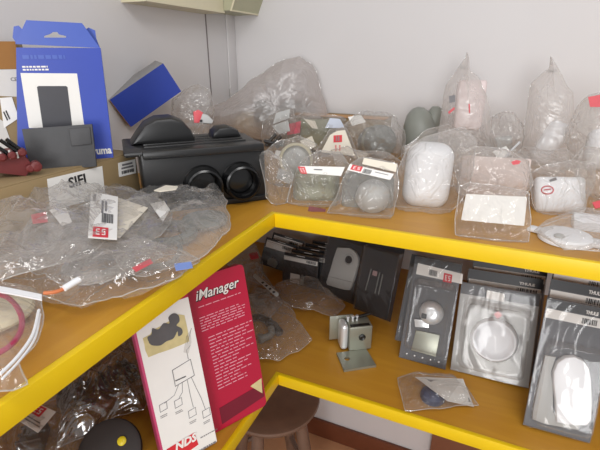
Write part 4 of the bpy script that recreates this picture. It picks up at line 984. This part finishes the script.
# boxy white part with red logo
pl = st((560, 214), 30, az=6)
o, M, w, h = block('white_housing', 'white plastic housing with a red ring mark inside a clear bag', 'housing', pl, (538, 176), (584, 212), .05, 'wplas', .010, 4, rot=-4)
def onb(pxs, off): return [pl.off(off).at(*q) for q in pxs]
put('red_ring', merge(*[tube(smooth_path(onb([(547.5 + 6 * math.cos(k * .63), 190 + 4 * math.sin(k * .63)) for k in range(11)], .001), 2), .0012, 6), tube(onb(((544, 190), (551, 189)), .001), .0012, 6)]), 'fadedred', o)
put('grey_mark', flatpoly(onb(((549, 180), (556, 177), (557, 180), (550, 182)), .0008), pl.n, .0004), 'greyink', o)
b = pouch('plastic_bag', 'clear bag around the white housing with the red ring mark', 'bag', ((531, 176), (544, 166), (570, 160), (594, 164), (592, 184), (584, 208), (560, 218), (538, 217), (531, 200)), pl, .036, 'film', seed=52, amp=.010)
# white disc with tab, lying
c = pz(565, 240, UZ); M = T(c.x, c.y, UZ + .001)
t = thing('round_vent', 'round white cap with a tab lying on the shelf near the right end', 'cap', M)
put('cap_body', lathe([(.004, .012), (.030, .012), (.038, .010), (.042, .004), (.042, 0), (.004, 0)], M, 40), 'wplas', t)
put('cap_tab', boxc(.02, .085, -.012, .016, 0, .008, M @ Matrix.Rotation(R(-14), 4, 'Z'), .003), 'wplas', t)
put('cap_tab', boxc(-.06, -.02, -.01, .012, 0, .007, M @ Matrix.Rotation(R(-24), 4, 'Z'), .003), 'wplas', t)
q = pz(559, 237, UZ + .012); put('cap_knob', lathe([(.001, .0), (.008, 0), (.008, .003), (.005, .005), (.001, .0055)], T(q.x, q.y, UZ + .012), 24), 'lgrey', t)
pl = st((594, 232), 55)
block('white_plate', 'white angled plate behind the round white cap at the right end', 'plate', pl, (577, 212), (622, 236), .02, 'wplas', .004, 2)
put_o = put('red_badge', flatpoly(quad(pl, .03, ((592, 203), (602, 200), (604, 207), (595, 209))), pl.n, .0015), 'fadedred', origin=pl.at(598, 205)); solo(put_o, 'small red badge above the white plate at the right end', 'badge')
pouch('plastic_bag', 'thin clear bag over the round white cap', 'bag', ((536, 232), (552, 222), (580, 214), (620, 222), (622, 254), (590, 252), (562, 250)), Pl(V((0, 0, UZ + .016)), 0, 90), .025, 'filmx', seed=53, amp=.006)

# more bags filling the heap
pl = st((455, 186), 12)
pouch('plastic_bag', 'clear crumpled bag behind the large white cover', 'bag', ((404, 146), (424, 132), (450, 126), (476, 136), (490, 152), (486, 176), (460, 186), (420, 184), (402, 168)), pl, .05, 'film', seed=61, amp=.013)
pl = st((535, 196), 12)
pouch('plastic_bag', 'clear crumpled bag behind the white housing and the pinkish carton', 'bag', ((506, 160), (520, 148), (545, 150), (566, 146), (580, 158), (584, 182), (560, 194), (520, 192), (508, 178)), pl, .05, 'haze', seed=62, amp=.013)
pl = st((345, 186), 15)
pouch('plastic_bag', 'clear crumpled bag between the triangular label and the drum', 'bag', ((330, 152), (346, 146), (366, 150), (386, 154), (400, 160), (396, 176), (360, 180), (336, 176)), pl, .04, 'film', seed=63, amp=.012)
pl = st((276, 204), 20)
pouch('plastic_bag', 'clear bag with small glints against the right side of the black housing', 'bag', ((260, 158), (272, 150), (284, 160), (292, 176), (288, 200), (276, 206), (264, 196)), pl, .03, 'film', seed=64, amp=.012)
pl = st((244, 140), 15)
pouch('plastic_bag', 'clear bag lying over the cream oval lens cover', 'bag', ((206, 122), (220, 110), (240, 106), (262, 112), (276, 122), (280, 142), (250, 146), (214, 138)), pl, .03, 'film', seed=65, amp=.012)
pl = st((590, 212), 15)
pouch('plastic_bag', 'clear crumpled bag between the white housing and the right end', 'bag', ((574, 160), (586, 146), (606, 150), (626, 170), (620, 214), (596, 222), (580, 206)), pl, .04, 'film', seed=66, amp=.013)
pl = st((185, 118), 15)
pouch('plastic_bag', 'clear bag standing between the tilted blue carton and the corner', 'bag', ((172, 100), (184, 88), (198, 84), (210, 92), (214, 112), (212, 150), (196, 166), (176, 160)), Pl(V((-.40, .27, UZ)), 30, 5), .03, 'haze', seed=67, amp=.010)

# loose papers and small parts seen through the corner heap
pl = st((330, 172), 20)
def bag_of(txt): return [o for o in COL.objects if txt in o.get('label', '')][0]
for i, (px, mm, txt) in enumerate(((((300, 141), (312, 136), (316, 146), (306, 152)), 'cpaper', 'triangular paper label and red'),
        (((348, 117), (361, 115), (366, 122), (352, 126)), 'white', 'around the grey drum'),
        (((356, 150), (368, 153), (366, 160), (354, 158)), 'cpaper', 'between the triangular label and the drum'),
        (((276, 150), (284, 152), (282, 160), (274, 158)), 'white', 'around the round cream edged lens'))):
    f = pl.off(.03 if i in (0, 2) else .01); put('paper_scrap', flatpoly([f.at(*q) for q in px], pl.n, .0012), mm, bag_of(txt))
pl = st((520, 186), 15); bb = bag_of('slumped between the two tall tied bags')
put('paper_scrap', flatpoly([pl.off(.03).at(*q) for q in ((492, 152), (506, 146), (512, 154), (500, 159))], pl.n, .0012), 'white', bb)
put('shiny_clip', tube(smooth_path([pl.off(.04).at(*q) for q in ((505, 158), (512, 150), (520, 142))], 3), .003, 8), 'chrome', bb)
# ------------------------------------------------------------------ light of the room, plus added fill
def area(name, loc, target, sx, sy, e, c=(1, 1, 1)):
    l = bpy.data.lights.new(name, 'AREA'); l.shape = 'RECTANGLE'; l.size = sx; l.size_y = sy; l.energy = e; l.color = c
    o = bpy.data.objects.new(name, l); COL.objects.link(o); o.location = loc
    o.rotation_euler = (V(target) - V(loc)).to_track_quat('-Z', 'Y').to_euler(); return o
area('overhead_light', (0.9, -0.9, 2.38), (0.75, -0.5, 0), 1.3, .25, 15, (1.0, .99, .98))
area('overhead_light', (-0.1, -1.9, 2.38), (-0.1, -1.6, 0), 1.3, .25, 12, (1.0, .99, .98))  # second overhead light, added for more highlights on the film
area('added_front_fill', (0.9, -3.2, 1.4), (0.2, .3, .9), 1.1, 1.3, 50, (1.0, 1.0, 1.0))  # unseen fill added behind the camera for pack glare and a brighter lower shelf
w = bpy.data.worlds.new('room_air'); SC.world = w; w.use_nodes = True
w.node_tree.nodes['Background'].inputs[0].default_value = (0.98, 0.98, 1.0, 1)
w.node_tree.nodes['Background'].inputs[1].default_value = 0.56
SC.view_settings.view_transform = 'Standard'; SC.view_settings.look = 'None'
SC.view_settings.gamma = 1; SC.view_settings.exposure = -0.1; SC.view_settings.use_curve_mapping = False
SC.cycles.transparent_max_bounces = 40; SC.cycles.max_bounces = 8
